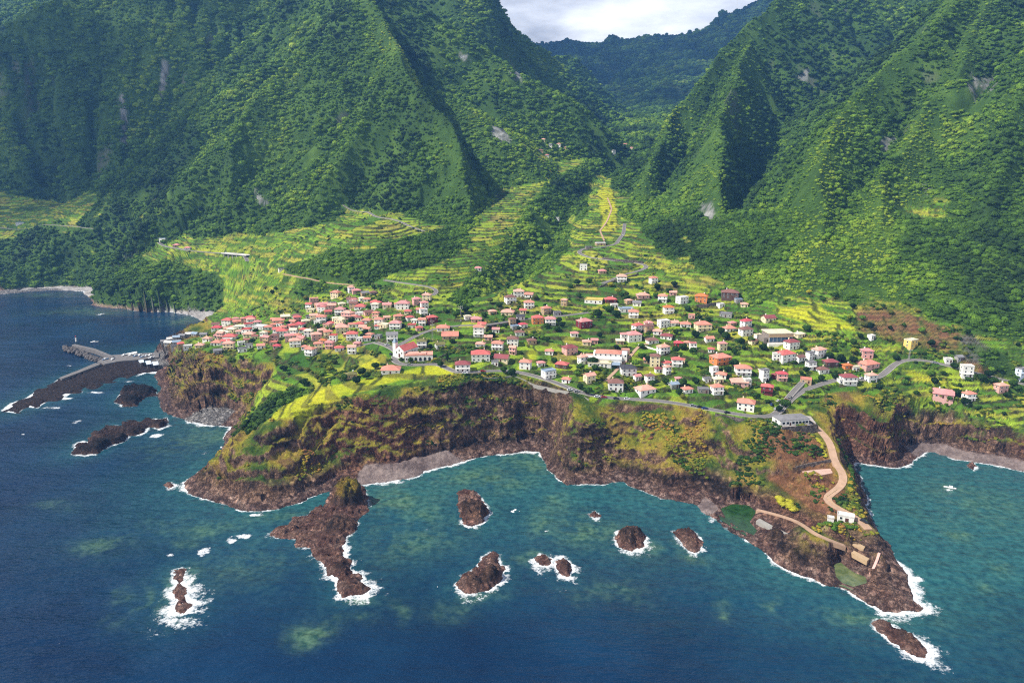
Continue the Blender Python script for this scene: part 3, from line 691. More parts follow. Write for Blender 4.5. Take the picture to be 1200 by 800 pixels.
# sandbanks and sunken reefs seen through the water
REEF = [(365,745,26,18,.75),(360,738,12,8,.6),(150,715,10,28,.35),(128,710,14,22,.3),(205,725,22,14,.6),(185,715,12,22,.35),(120,640,30,9,.45),(70,595,26,8,.3),(235,615,60,7,.5),(200,625,40,7,.35),(300,610,36,7,.5),(350,605,22,5,.6),
 (500,600,50,22,.5),(470,630,60,26,.45),(560,560,60,16,.65),(620,545,30,12,.6),(640,610,26,16,.7),(690,615,36,18,.6),(660,590,24,12,.5),(620,650,30,10,.55),(700,690,50,22,.35),(460,715,14,14,.35),(520,710,30,12,.35),
 (843,712,12,9,.7),(905,705,12,12,.55),(1000,715,24,9,.6),(1130,632,22,9,.85),(1140,630,10,5,1),(1170,665,18,10,.5),(1160,690,14,10,.6),(1090,600,40,18,.4),(1150,590,60,24,.45),(1112,575,12,5,.8),(1010,720,40,10,.5),(1110,735,20,12,.5),
 (565,695,36,10,.6),(738,645,26,9,.5),(805,645,22,8,.5),(415,705,26,10,.6),(213,690,22,34,.5),(400,735,22,10,.3),(275,670,14,22,.3),(310,650,24,14,.3),(450,590,40,14,.6),(300,660,60,30,.25),(110,365,60,5,.5),(215,375,40,6,.5),(60,345,50,3,.5),(250,510,40,14,.5),(220,520,40,20,.35)]
reef = np.zeros(SX.shape)
qx = SX+16*fbm(SX/35, SY/35, 3, 351); qy = SY+16*fbm(SX/35, SY/35, 3, 353)
for px, py, a, b, s in REEF:
    x, y = zpt(px, py); ax = a/FOC*y; ay = b*y*y/(CAMZ*FOC)*1.15
    e = ((qx-x)/ax)**2+((qy-y)/ay)**2
    reef = np.maximum(reef, 1.25*s*np.exp(-e*1.1)*np.clip(.85+1.0*wob+1.0*wob2+.4*wob3, 0, 1.5))
near = np.minimum(np.maximum(cdist, 0), rockd*3+6)
depth = np.maximum(cdist, 0)
bay = np.exp(-depth/42)
ex_, ey_ = zpt(1160, 610); eastb = np.exp(-(((SX-ex_)/115)**2+((SY-ey_)/95)**2))
cx_, cy_ = zpt(560, 590); cb_ = np.exp(-(((SX-cx_)/130)**2+((SY-cy_)/85)**2))
shal = np.clip(.70*bay+.95*eastb+.60*cb_ + .20*wob*(bay+eastb+cb_), 0, 1)*sstep(1000, 700, SY)
shal = np.maximum(shal, .55*np.exp(-np.maximum(rockd, 0)/16))
DARKW = pts_of([(120,372),(200,376),(232,378),(225,390),(190,400),(140,402),(80,388)])
dk = sstep(-30, 10, sdf(SX, SY, DARKW)+8*wob)
shal = shal*(1-.75*dk)
SPILL = np.zeros(SX.shape)
water = MatB('sea_water', .2, .3)
k = water
k.b.inputs['IOR'].default_value = 1.33
sh = k.attr('shallow').outputs['Fac']; rf_ = k.attr('reef').outputs['Fac']; fm = k.attr('foam').outputs['Fac']
g = k.n('NewGeometry')
big = k.noise(.011, 4, .6, g.outputs['Position']); fine = k.noise(.25, 4, .6, g.outputs['Position'])
deep = k.mix(k.ramp(big.outputs['Fac'], .35, .65), tuple(lin((9,31,58))), tuple(lin((15,48,77))))
teal = k.mix(k.ramp(fine.outputs['Fac'], .35, .65), tuple(lin((24,68,76))), tuple(lin((48,98,98))))
cw_ = k.mix(k.ramp(sh, .05, .95), deep, teal)
cw_ = k.mix(k.math('MULTIPLY', rf_, .72, True), cw_, k.mix(k.ramp(fine.outputs['Fac'], .38, .62), tuple(lin((44,78,62))), tuple(lin((92,122,92)))))
fn = k.noise(.9, 6, .72, g.outputs['Position'])
fn2 = k.noise(.28, 5, .7, g.outputs['Position'])
fq = k.math('ADD', k.math('MULTIPLY', k.math('SUBTRACT', fn.outputs['Fac'], .5), 1.6), k.math('MULTIPLY', k.math('SUBTRACT', fn2.outputs['Fac'], .5), 1.6))
fa = k.ramp(k.math('ADD', k.math('MULTIPLY', fm, .82), fq), .30, .85)
fa = k.math('MULTIPLY', fa, k.ramp(fm, .02, .2), True)
k.col(k.mix(fa, cw_, (.80, .82, .83)))
k.l(k.ramp(fa, 0, 1, .16, .75), k.b.inputs['Roughness'])
# wind waves
mp_ = k.n('Mapping'); mp_.inputs['Rotation'].default_value = (0, 0, R(24)); mp_.inputs['Scale'].default_value = (.35, 1, 1)
k.l(g.outputs['Position'], mp_.inputs['Vector'])
w0 = k.noise(.03, 2, .5, mp_.outputs[0]); w1 = k.noise(.16, 3, .6, mp_.outputs[0]); w2 = k.noise(.6, 3, .6, mp_.outputs[0])
hsum = k.math('ADD', k.math('MULTIPLY', w0.outputs['Fac'], 3.0), k.math('ADD', k.math('MULTIPLY', w1.outputs['Fac'], 1.0), k.math('MULTIPLY', w2.outputs['Fac'], .35)))
k.bump(hsum, .6, 2.6)
idx = np.arange(SC_*SR_).reshape(SC_, SR_)
F = np.stack([idx[:-1, :-1], idx[1:, :-1], idx[1:, 1:], idx[:-1, 1:]], -1).reshape(-1, 4)
F = F[(cdist[F].min(1) > -14)]
used = np.zeros(SC_*SR_, bool); used[F.ravel()] = True; remap = np.cumsum(used)-1
V = np.stack([SX, SY, 0*SX], 1)
sea = mesh_obj('sea', V[used], remap[F], water.m, smooth=True, cols={'shallow': shal[used], 'reef': np.clip(reef[used], 0, 1), 'foam': np.clip(foam[used], 0, 1)})
sea['kind'] = 'structure'
# ------------------------------------------------------------------ woods and scrub
def ico(sub):
    bm = bmesh.new(); bmesh.ops.create_icosphere(bm, subdivisions=sub, radius=1.0)
    V = np.array([v.co[:] for v in bm.verts]); F = np.array([[v.index for v in f.verts] for f in bm.faces]); bm.free(); return V, F
ICO2, ICO1 = ico(3), ico(1)
ICOM = ico(2)
def crown_mesh(seed, flat=.75, nl=6, leaves=420, rr=1.0, spread=.62, low=False):
    """lumpy leaf masses plus many loose leaf sprays; radius about 1, foot at z = 0"""
    rs = np.random.RandomState(seed); Vs = []; Fs = []; o = 0
    iv, if_ = ICOM if low else ICO2
    for k in range(nl):
        a = rs.uniform(0, 6.283); q = spread*math.sqrt(rs.uniform(0, 1)) if k else 0
        r = (rs.uniform(.38, .6) if k else .66)*rr
        c = np.array([q*math.cos(a), q*math.sin(a), flat*(.75+rs.uniform(-.25, .38)*(1-q*.6))])
        d = 1+.42*fbm3(iv[:, 0]*2.1+seed, iv[:, 1]*2.1+k*3.3, iv[:, 2]*2.1, 2, seed) + .3*fbm3(iv[:, 0]*6+seed, iv[:, 1]*6+k, iv[:, 2]*6, 2, seed+3)
        V = iv*d[:, None]*r*np.array([1, 1, flat*1.05]) + c
        Vs.append(V); Fs.append(if_+o); o += len(V)
    S = np.concatenate(Vs)
    if leaves:
        pick = S[rs.randint(0, len(S), leaves)]
        ctr = np.array([0, 0, flat*.7]); out = pick-ctr; out /= np.linalg.norm(out, axis=1, keepdims=True)+1e-6
        t1 = np.cross(out, rs.normal(size=(leaves, 3))); t1 /= np.linalg.norm(t1, axis=1, keepdims=True)+1e-6
        t2 = out*.6+np.cross(out, t1)*.8
        sz = rs.uniform(.10, .2, (leaves, 1))*rr
        base = pick+out*rs.uniform(-.02, .10, (leaves, 1))
        tri = np.stack([base-t1*sz*.6, base+t1*sz*.6, base+t2*sz*1.3], 1).reshape(-1, 3)
        Vs.append(tri); Fs.append(np.arange(leaves*3).reshape(-1, 3)+o)
    return np.concatenate(Vs), np.concatenate(Fs)

def leaf_material(name, stops, use_tone=True):
    k = MatB(name, .75, .12)
    g = k.n('NewGeometry')
    if use_tone:
        t = k.n('Attribute', attribute_name='tone'); t.attribute_type = 'INSTANCER'; f = t.outputs['Fac']
    else:
        oi = k.n('ObjectInfo'); f = oi.outputs['Random']
    nn = k.noise(.35, 3, .6, g.outputs['Position'])
    oi2 = k.n('ObjectInfo')
    f = k.math('ADD', f, k.math('MULTIPLY', k.math('SUBTRACT', nn.outputs['Fac'], .5), .5))
    f = k.math('ADD', f, k.math('MULTIPLY', k.math('SUBTRACT', oi2.outputs['Random'], .5), .3), True)
    r = k.n('ValToRGB'); e = r.color_ramp.elements
    e[0].position = 0; e[0].color = (*lin(stops[0]), 1); e[1].position = 1; e[1].color = (*lin(stops[-1]), 1)
    for i, c in enumerate(stops[1:-1]):
        q = e.new((i+1)/(len(stops)-1)); q.color = (*lin(c), 1)
    k.l(f, r.inputs['Fac']); k.col(r.outputs[0])
    k.b.inputs['Subsurface Weight'].default_value = 0
    n5 = k.noise(1.6, 4, .7, g.outputs['Position']); k.bump(n5.outputs['Fac'], .5, .8)
    return k.m
WOOD_MAT = leaf_material('woodland_leaves', [(40,60,26),(62,90,28),(90,122,34),(120,146,42),(152,168,52)])
SCRUB_MAT = leaf_material('scrub_leaves', [(32,52,18),(50,78,24),(88,104,34),(140,134,40),(160,124,52),(124,84,58)])

def scatter_stuff(name, variants, mat, P, scale, rot, idx, tone, kind='stuff'):
    """one object of uncountable growth: points that carry crown shapes"""
    col = bpy.data.collections.new(name+'_shapes')
    for i, (V, F) in enumerate(variants):
        me = bpy.data.meshes.new(f'{name}_shape'); me.from_pydata(V.tolist(), [], F.tolist()); me.materials.append(mat)
        me.polygons.foreach_set('use_smooth', np.ones(len(F), bool))
        o = bpy.data.objects.new(f'{name}_shape_{i:02d}', me); col.objects.link(o)
    me = bpy.data.meshes.new(name); n = len(P)
    me.vertices.add(n); me.vertices.foreach_set('co', np.asarray(P, np.float32).ravel())
    for nm, ty, a in (('size', 'FLOAT', scale), ('turn', 'FLOAT', rot), ('tone', 'FLOAT', tone), ('shape', 'INT', idx)):
        at = me.attributes.new(nm, ty, 'POINT'); at.data.foreach_set('value', np.asarray(a, np.int32 if ty == 'INT' else np.float32))
    o = bpy.data.objects.new(name, me); C.objects.link(o); me.materials.append(mat)
    ng = bpy.data.node_groups.new(name+'_growth', 'GeometryNodeTree')
    ng.interface.new_socket('Geometry', in_out='INPUT', socket_type='NodeSocketGeometry'); ng.interface.new_socket('Geometry', in_out='OUTPUT', socket_type='NodeSocketGeometry')
    n = ng.nodes.new; l = ng.links.new
    gi, go = n('NodeGroupInput'), n('NodeGroupOutput')
    ci = n('GeometryNodeCollectionInfo'); ci.inputs['Collection'].default_value = col; ci.inputs['Separate Children'].default_value = True; ci.inputs['Reset Children'].default_value = True
    ip = n('GeometryNodeInstanceOnPoints'); ip.inputs['Pick Instance'].default_value = True
    def at(nm, ty):
        k = n('GeometryNodeInputNamedAttribute'); k.data_type = ty; k.inputs['Name'].default_value = nm; return k.outputs['Attribute']
    cx = n('ShaderNodeCombineXYZ'); l(at('turn', 'FLOAT'), cx.inputs['Z'])
    mp = n('GeometryNodeMeshToPoints')
    l(gi.outputs[0], mp.inputs[0]); l(mp.outputs[0], ip.inputs['Points']); l(ci.outputs[0], ip.inputs['Instance']); l(at('shape', 'INT'), ip.inputs['Instance Index'])
    l(cx.outputs[0], ip.inputs['Rotation']); l(at('size', 'FLOAT'), ip.inputs['Scale']); l(ip.outputs[0], go.inputs[0])
    md = o.modifiers.new('growth', 'NODES'); md.node_group = ng
    o['kind'] = kind
    return o

rng = np.random.RandomState(7)
def jitter(D0, D1, s):
    """staggered, shaken planting grid between two distances"""
    a0, a1 = (-330-600)/FOC/CP, (1530-600)/FOC/CP
    ys = np.arange(D0, D1, s); X, Y = np.meshgrid(np.arange(a0*D1, a1*D1, s), ys)
    X = X+rng.uniform(-.5, .5, X.shape)*s; Y = Y+rng.uniform(-.5, .5, Y.shape)*s
    m = (X > a0*Y) & (X < a1*Y); return X[m], Y[m]
crest_pts = [P for nm, P, s, a, b in RIDGE3 if nm in ('spur', 'right1', 'right2', 'right3', 'right0')]
def crest_dist(x, y): return np.min([seg_dist(x, y, P)[0] for P in crest_pts], 0)
WX, WY, WS, WT = [], [], [], []
for D0, D1, s, rad in ((430, 900, 3.3, 2.7), (900, 1400, 4.2, 3.4), (1400, 2000, 6.0, 4.8), (2000, 2750, 8.4, 6.6), (2750, 6000, 13.5, 9.0)):
    x, y = jitter(D0, D1, s)
    f = forest_mask(x, y); d = coast_d(x, y)
    m = (f > 0) & (d > np.where(y > 880, 4, 12)) & ((G7.look(ROADD, x, y) > 2.5) | (y > 1480)) & (rng.rand(len(x)) < .95) & ((G6.look(MR, x, y)+6*fbm(x/9, y/9, 2, 96) < 0) | (y > 2700)) & (fbm(x/48, y/48, 3, 411) < .40+.3*rng.rand(len(x)))
    x, y, f = x[m], y[m], f[m]
    gapn = fbm(x/22, y/22, 3, 401)
    sz = rad*(.45+1.4*rng.rand(len(x))**3)*(1+.4*gapn)
    tone = .36+.5*fbm(x/110, y/110, 3, 403)+.22*fbm(x/22, y/22, 2, 405)
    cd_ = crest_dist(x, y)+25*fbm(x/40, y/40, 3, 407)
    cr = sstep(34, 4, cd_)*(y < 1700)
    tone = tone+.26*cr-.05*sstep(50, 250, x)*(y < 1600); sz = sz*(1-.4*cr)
    edge = sstep(9, 0, f)*(y < 1500); sz = sz*(1-.35*edge); tone = tone+.1*edge
    WX.append(x); WY.append(y); WS.append(sz); WT.append(np.clip(tone, 0, 1))
WX, WY, WS, WT = map(np.concatenate, (WX, WY, WS, WT))
WZ = full_h(WX, WY)
gx = (full_h(WX+2, WY)-WZ)/2; gy = (full_h(WX, WY+2)-WZ)/2
slope = np.hypot(gx, gy)
keep = (WZ > 4) & ((slope < 2.6) | (rng.rand(len(WX)) < np.where(WY > 880, .85, .45)))
WX, WY, WS, WT, WZ = (a[keep] for a in (WX, WY, WS, WT, WZ))
print('woodland', len(WX))
wv = [crown_mesh(100+i, flat=(.42, .55, .7, .95, .5, .6)[i % 6], nl=5+i % 5, leaves=480, spread=(.8, .62, .5, .35, .72, .6)[i % 6]) for i in range(12)]
woods = scatter_stuff('woodland', wv, WOOD_MAT, np.stack([WX, WY, WZ-.28*WS], 1), WS, rng.uniform(0, 6.28, len(WX)), rng.randint(0, 12, len(WX)), WT)
woods['label'] = 'dense dark green woodland clothing the steep mountain slopes and ravines'

# scrub on the cliffs and along the field edges
SXs, SYs, SS, ST = [], [], [], []
for D0, D1, s in ((300, 560, 1.75), (560, 800, 3.2), (800, 1300, 5.0)):
    x, y = jitter(D0, D1, s)
    h, e = full_h(x, y, True)
    hx, hy = full_h(x+1.2, y), full_h(x, y+1.2); slp = np.hypot(hx-h, hy-h)/1.2
    n_a = fbm(x/19, y/19, 4, 421); n_b = fbm(x/38, y/38, 3, 423)
    cl = (e['mc'] > 0) & (e['f'] < 2) & (h > 8+5*n_a) & (e['d'] > 5) & (slp < 1.9) & (n_a+.6*n_b > .10)
    pn = to_px = None
    fl = (e['fld'] >= .5) & ((n_a+.3*n_b > .34) | ((np.abs(e['fr']-.82) < .14) & (n_a > .05))) & (rng.rand(len(x)) < .55)
    yl = mk(MY, x, y, 2) > 0
    fl &= ~yl
    m = (cl | fl) & (G7.look(ROADD, x, y) > 1.2)
    sz = np.where(cl, .55+1.15*rng.rand(len(x))**2+.5*sstep(.2, .5, n_a), .7+1.9*rng.rand(len(x))**2)
    tn = np.where(cl, np.clip(.40+.75*fbm(x/26, y/26, 3, 427)+.16*(rng.rand(len(x))-.5), 0, 1), .12+.34*rng.rand(len(x)))
    SXs.append(x[m]); SYs.append(y[m]); SS.append(sz[m]); ST.append(tn[m])
SXs, SYs, SS, ST = map(np.concatenate, (SXs, SYs, SS, ST))
SZ = full_h(SXs, SYs)
print('scrub', len(SXs))
sv = [crown_mesh(200+i, flat=.6, nl=4, leaves=120, low=True) for i in range(5)]
scrub = scatter_stuff('scrub', sv, SCRUB_MAT, np.stack([SXs, SYs, SZ-.2*SS], 1), SS, rng.uniform(0, 6.28, len(SXs)), rng.randint(0, 5, len(SXs)), ST)
scrub['label'] = 'low olive, ochre and green scrub on the cliffs and field edges'
# ------------------------------------------------------------------ the air
k = MatB('air', .5); m_ = k.m; nt_ = k.nt; nt_.nodes.remove(k.b)
pv_ = nt_.nodes.new('ShaderNodeVolumePrincipled'); pv_.inputs['Color'].default_value = (.15, .40, .92, 1); pv_.inputs['Density'].default_value = 0.000085
nt_.links.new(pv_.outputs[0], nt_.nodes['Material Output'].inputs['Volume'])
bx = [(-7400, -150, -40), (8600, -150, -40), (8600, 6900, -40), (-7400, 6900, -40)]
V = bx + [(a, b, 1650) for a, b, c in bx]
haze = mesh_obj('haze', V, [(0,3,2,1),(4,5,6,7),(0,1,5,4),(1,2,6,5),(2,3,7,6),(3,0,4,7)], m_)
haze['kind'] = 'stuff'

# clouds high above the haze, outside the picture: they shade the left wall and the far mountain
k = MatB('cloud', .5); m_ = k.m; k.nt.nodes.remove(k.b)
pv_ = k.nt.nodes.new('ShaderNodeVolumePrincipled'); pv_.inputs['Color'].default_value = (.97, .97, .98, 1); pv_.inputs['Density'].default_value = 0.0075
k.nt.links.new(pv_.outputs[0], k.nt.nodes['Material Output'].inputs['Volume'])
cv, cf_ = ico(4); rs = np.random.RandomState(3); Vc, Fc, oc = [], [], 0
for tx, ty, tz, rx, ry in ((-1080, 1650, 320, 470, 430), (-1500, 1500, 250, 400, 350), (-760, 1950, 500, 300, 260), (900, 4300, 750, 1500, 1000), (-300, 4700, 900, 1000, 800), (1900, 3700, 700, 900, 800), (420, 3000, 500, 600, 420), (300, 3800, 600, 800, 600), (1500, 3000, 600, 800, 500), (1100, 5300, 1000, 1500, 600)):
    z_ = 2150.0; kq = (z_-tz)/math.tan(SUN_EL)
    c_ = np.array([tx+math.sin(SUN_AZ)*kq, ty+math.cos(SUN_AZ)*kq, z_+60*rs.rand()])
    d_ = 1+.30*fbm3(cv[:, 0]*1.4+tx, cv[:, 1]*1.4, cv[:, 2]*1.4, 4, 77)
    v_c = cv*d_[:, None]*np.array([rx, ry, 150.0]); v_c[:, 2] = np.maximum(v_c[:, 2], -60)
    Vc.append(v_c+c_); Fc.append(cf_+oc); oc += len(cv)
clouds = mesh_obj('clouds', np.concatenate(Vc), np.concatenate(Fc), m_, smooth=True); clouds['kind'] = 'stuff'
clouds['label'] = 'heaped grey-white clouds over the island'
# ------------------------------------------------------------------ helpers for things
def H(x, y): return float(full_h(np.array([x], float), np.array([y], float))[0])
def G(px, py): return to_ground([(px, py)], full_h)[0]
def thing(name, label, cat, loc, rotz=0, group=None):
    o = bpy.data.objects.new(name, None); C.objects.link(o); o.location = loc; o.rotation_euler = (0, 0, rotz)
    o.empty_display_size = .5; o['label'] = label; o['category'] = cat
    if group: o['group'] = group
    return o
def tag(o, label, cat, group=None):
    o['label'] = label; o['category'] = cat
    if group: o['group'] = group
    return o
class MB:
    def __init__(s): s.v = []; s.f = []; s.mi = []
    def poly(s, pts, mi=0):
        o = len(s.v); s.v += [tuple(map(float, p)) for p in pts]; s.f.append(tuple(range(o, o+len(pts)))); s.mi.append(mi)
    def prism(s, pts, z0, z1, mi=0, mtop=None):
        """pts counter-clockwise in plan"""
        n = len(pts); o = len(s.v)
        s.v += [(p[0], p[1], z0) for p in pts]+[(p[0], p[1], z1) for p in pts]
        for i in range(n):
            j = (i+1) % n; s.f.append((o+i, o+j, o+n+j, o+n+i)); s.mi.append(mi)
        s.f.append(tuple(range(o+n, o+2*n))); s.mi.append(mi if mtop is None else mtop)
        s.f.append(tuple(range(o+n-1, o-1, -1))); s.mi.append(mi)
    def box(s, x0, x1, y0, y1, z0, z1, mi=0, mtop=None):
        s.prism([(x0, y0), (x1, y0), (x1, y1), (x0, y1)], z0, z1, mi, mtop)
    def tube(s, a, b, r0, r1=None, n=8, mi=0):
        r1 = r0 if r1 is None else r1; a = Vector(a); b = Vector(b); d = (b-a).normalized()
        u = d.orthogonal().normalized(); w_ = d.cross(u); o = len(s.v)
        for c, r in ((a, r0), (b, r1)):
            for i in range(n):
                t = 2*math.pi*i/n; s.v.append(tuple(c+u*r*math.cos(t)+w_*r*math.sin(t)))
        for i in range(n):
            j = (i+1) % n; s.f.append((o+i, o+j, o+n+j, o+n+i)); s.mi.append(mi)
        s.f.append(tuple(range(o+n, o+2*n))); s.mi.append(mi); s.f.append(tuple(range(o+n-1, o-1, -1))); s.mi.append(mi)
    def build(s, name, mats, parent=None, smooth=False):
        me = bpy.data.meshes.new(name); me.from_pydata(s.v, [], s.f)
        for m in (mats if isinstance(mats, (list, tuple)) else [mats]): me.materials.append(m)
        me.polygons.foreach_set('material_index', s.mi)
        if smooth: me.polygons.foreach_set('use_smooth', np.ones(len(s.f), bool))
        o = bpy.data.objects.new(name, me); C.objects.link(o)
        if parent: o.parent = parent
        return o
MATS = {n: plain(n.replace(' ', '_')+'_paint', c, .85, .2, v) for n, c, v in (
 ('white', (226,223,216), .06), ('cream', (222,206,168), .07), ('pink', (206,160,150), .1), ('yellow', (224,190,110), .08), ('tan', (176,150,118), .1), ('grey', (150,148,144), .1),
 ('maroon', (110,44,50), .1), ('orange', (206,128,76), .08), ('darkwall', (92,72,66), .12), ('rubble', (132,122,114), .2), ('bluewhite', (200,210,222), .06))}
def roof_mat(n, c):
    k = MatB('roof_'+n, .85, .2); a = k.noise(.8, 5, .7); b = k.noise(.16, 3, .6); c = lin(c)
    f = k.math('ADD', k.math('MULTIPLY', a.outputs['Fac'], .7), k.math('MULTIPLY', b.outputs['Fac'], .5), True)
    k.col(k.mix(k.ramp(f, .35, .85), tuple(c*.68), tuple(np.minimum(c*1.25, .9)))); k.bump(a.outputs['Fac'], .4, .3); return k.m
ROOFS = {n: roof_mat(n, c) for n, c in (('coral', (204,134,116)), ('red', (196,104,98)), ('crimson', (194,84,92)), ('salmon', (212,158,140)), ('pink', (204,138,134)), ('brown', (128,92,84)), ('maroon', (140,78,80)), ('grey', (128,126,128)),
 ('white', (214,210,204)), ('cream', (216,204,176)), ('olive', (116,112,70)), ('orange', (196,116,70)), ('slate', (70,70,76)), ('blue-grey', (140,156,172)))}
GLASS = MatB('window_glass', .12, .6).col(tuple(lin((34,40,48)))).m
FRAME = plain('window_frame_paint', (222,222,220), .6, .3, .04)
DOORM = plain('door_paint', (84,52,44), .7, .3, .1)
CONC = plain('concrete', (150,146,138), .9, .2, .14, .4)
STONE = None
k = MatB('dry_stone', .95, .15); v_ = k.n('TexVoronoi', Scale=.9); g_ = k.n('NewGeometry'); k.l(g_.outputs['Position'], v_.inputs['Vector'])
k.col(k.mix(k.ramp(v_.outputs['Color'], .2, .8), tuple(lin((66,60,58))), tuple(lin((116,106,98))))); k.bump(v_.outputs['Distance'], .6, .4); STONE = k.m
def ribbon_mat(n, c, v=.15):
    k = MatB(n, .92, .2); a = k.noise(.35, 5, .65); c = lin(c); k.col(k.mix(k.ramp(a.outputs['Fac'], .3, .7), tuple(c*(1-v)), tuple(c*(1+v)))); k.bump(a.outputs['Fac'], .2, .2); return k.m
ROADM = {'asphalt': ribbon_mat('road_asphalt', (112,108,106)), 'sand': ribbon_mat('road_dust', (172,142,118))}
KERB = ribbon_mat('kerb_stone', (160,154,146)); PAINT = plain('road_paint', (205,205,200), .7, .2, .1)

# ---- roads, lanes, tracks : a bed with kerbs and low parapets
def ribbon(mb, P, o0, o1, z0, z1, mi=0, close=True):
    P = np.asarray(P); t = np.gradient(P[:, :2], axis=0); t /= np.linalg.norm(t, axis=1, keepdims=True)+1e-9
    n = np.stack([-t[:, 1], t[:, 0]], 1); o = len(mb.v); m = len(P)
    for p, q in zip(P, n):
        for off, z in ((o0, z0), (o0, z1), (o1, z1), (o1, z0)): mb.v.append((p[0]+q[0]*off, p[1]+q[1]*off, p[2]+z))
    for i in range(m-1):
        a = o+4*i; b = a+4
        for j in range(3 if not close else 4):
            j2 = (j+1) % 4; mb.f.append((a+j, a+j2, b+j2, b+j)); mb.mi.append(mi)
    mb.f.append((o, o+1, o+2, o+3)); mb.mi.append(mi); e = o+4*(m-1); mb.f.append((e+3, e+2, e+1, e)); mb.mi.append(mi)
for (nm, wd, lk, _), P in zip(ROADS, ROADW):
    mb = MB(); ribbon(mb, P, wd/2, -wd/2, -2.5, 0.15 if lk == 'sand' else 0.0, 0)
    if lk == 'asphalt':
        for sgn in (1, -1): ribbon(mb, P, sgn*(wd/2+.4), sgn*wd/2, -2.5, .14, 1)
        if wd > 5.4:
            k0 = 0
            while k0+2 < len(P): ribbon(mb, P[k0:k0+2], .08, -.08, -.1, .006, 2); k0 += 2
    o = mb.build(nm, [ROADM[lk], KERB, PAINT]); o['kind'] = 'structure'
for p, z in PADW:
    mb = MB(); q = [tuple(v) for v in p]
    if sum(q[i-1][0]*q[i][1]-q[i][0]*q[i-1][1] for i in range(len(q))) < 0: q = q[::-1]
    mb.prism(q, z-4, z+.15); o = mb.build('paved_yard', ribbon_mat('yard_paving', (196,162,146) if z < 20 else (168,160,152))); o['kind'] = 'structure'

def wall_along(label, pts, h, th, mat, below=2.0, name='stone_wall', dz=0):
    q = to_ground(pts, full_h); s_ = np.concatenate([[0], np.cumsum(np.hypot(*np.diff(q[:, :2], axis=0).T))])
    t_ = np.linspace(0, s_[-1], max(int(s_[-1]/3), 4)); X = np.interp(t_, s_, q[:, 0]); Y = np.interp(t_, s_, q[:, 1]); Z = full_h(X, Y)
    for _ in range(8): Z[1:-1] = (Z[:-2]+2*Z[1:-1]+Z[2:])/4
    mb = MB(); ribbon(mb, np.stack([X, Y, Z+dz], 1), th/2, -th/2, -below, h)
    return tag(mb.build(name, mat), label, 'wall')
wall_along('long grey parapet wall above the cliff, curving below the church-side road', [(560,442),(600,440),(640,452),(664,461),(690,469)], .9, .5, CONC)
wall_along('tall grey retaining wall under the cliff road left of the flat white building', [(838,487),(860,491),(880,494),(898,496)], 1.6, .8, STONE, 4)
wall_along('dark retaining wall under the lower straight of the hairpin road', [(702,337),(720,330),(735,325),(748,322)], 1.2, .8, STONE, 4)
wall_along('dark retaining wall between the two hairpin bends', [(706,304),(722,306),(740,308),(754,308)], 2.6, .8, STONE, 3)
wall_along('long brown retaining wall below the orange house', [(815,361),(828,360),(843,357)], 3.2, .8, STONE, 3)
wall_along('thin pale garden wall running up beside the curved sandy lane', [(748,404),(760,408),(775,412)], .9, .4, MATS['white'])
wall_along('dark terrace wall beside the road uphill of the tall white house', [(570,384),(590,381),(608,378)], 2.0, .7, STONE, 3)
wall_along('long stone wall along the foot of the green vineyard by the church', [(503,425),(520,417),(540,405)], .9, .5, STONE)
wall_along('curved grey wall behind the pink yard on the headland', [(933,549),(948,545),(962,543),(973,541)], 1.7, .6, STONE, 2)
wall_along('low pale wall along the seaward edge of the headland track', [(981,574),(968,583),(978,592),(1000,603)], .7, .4, MATS['tan'])

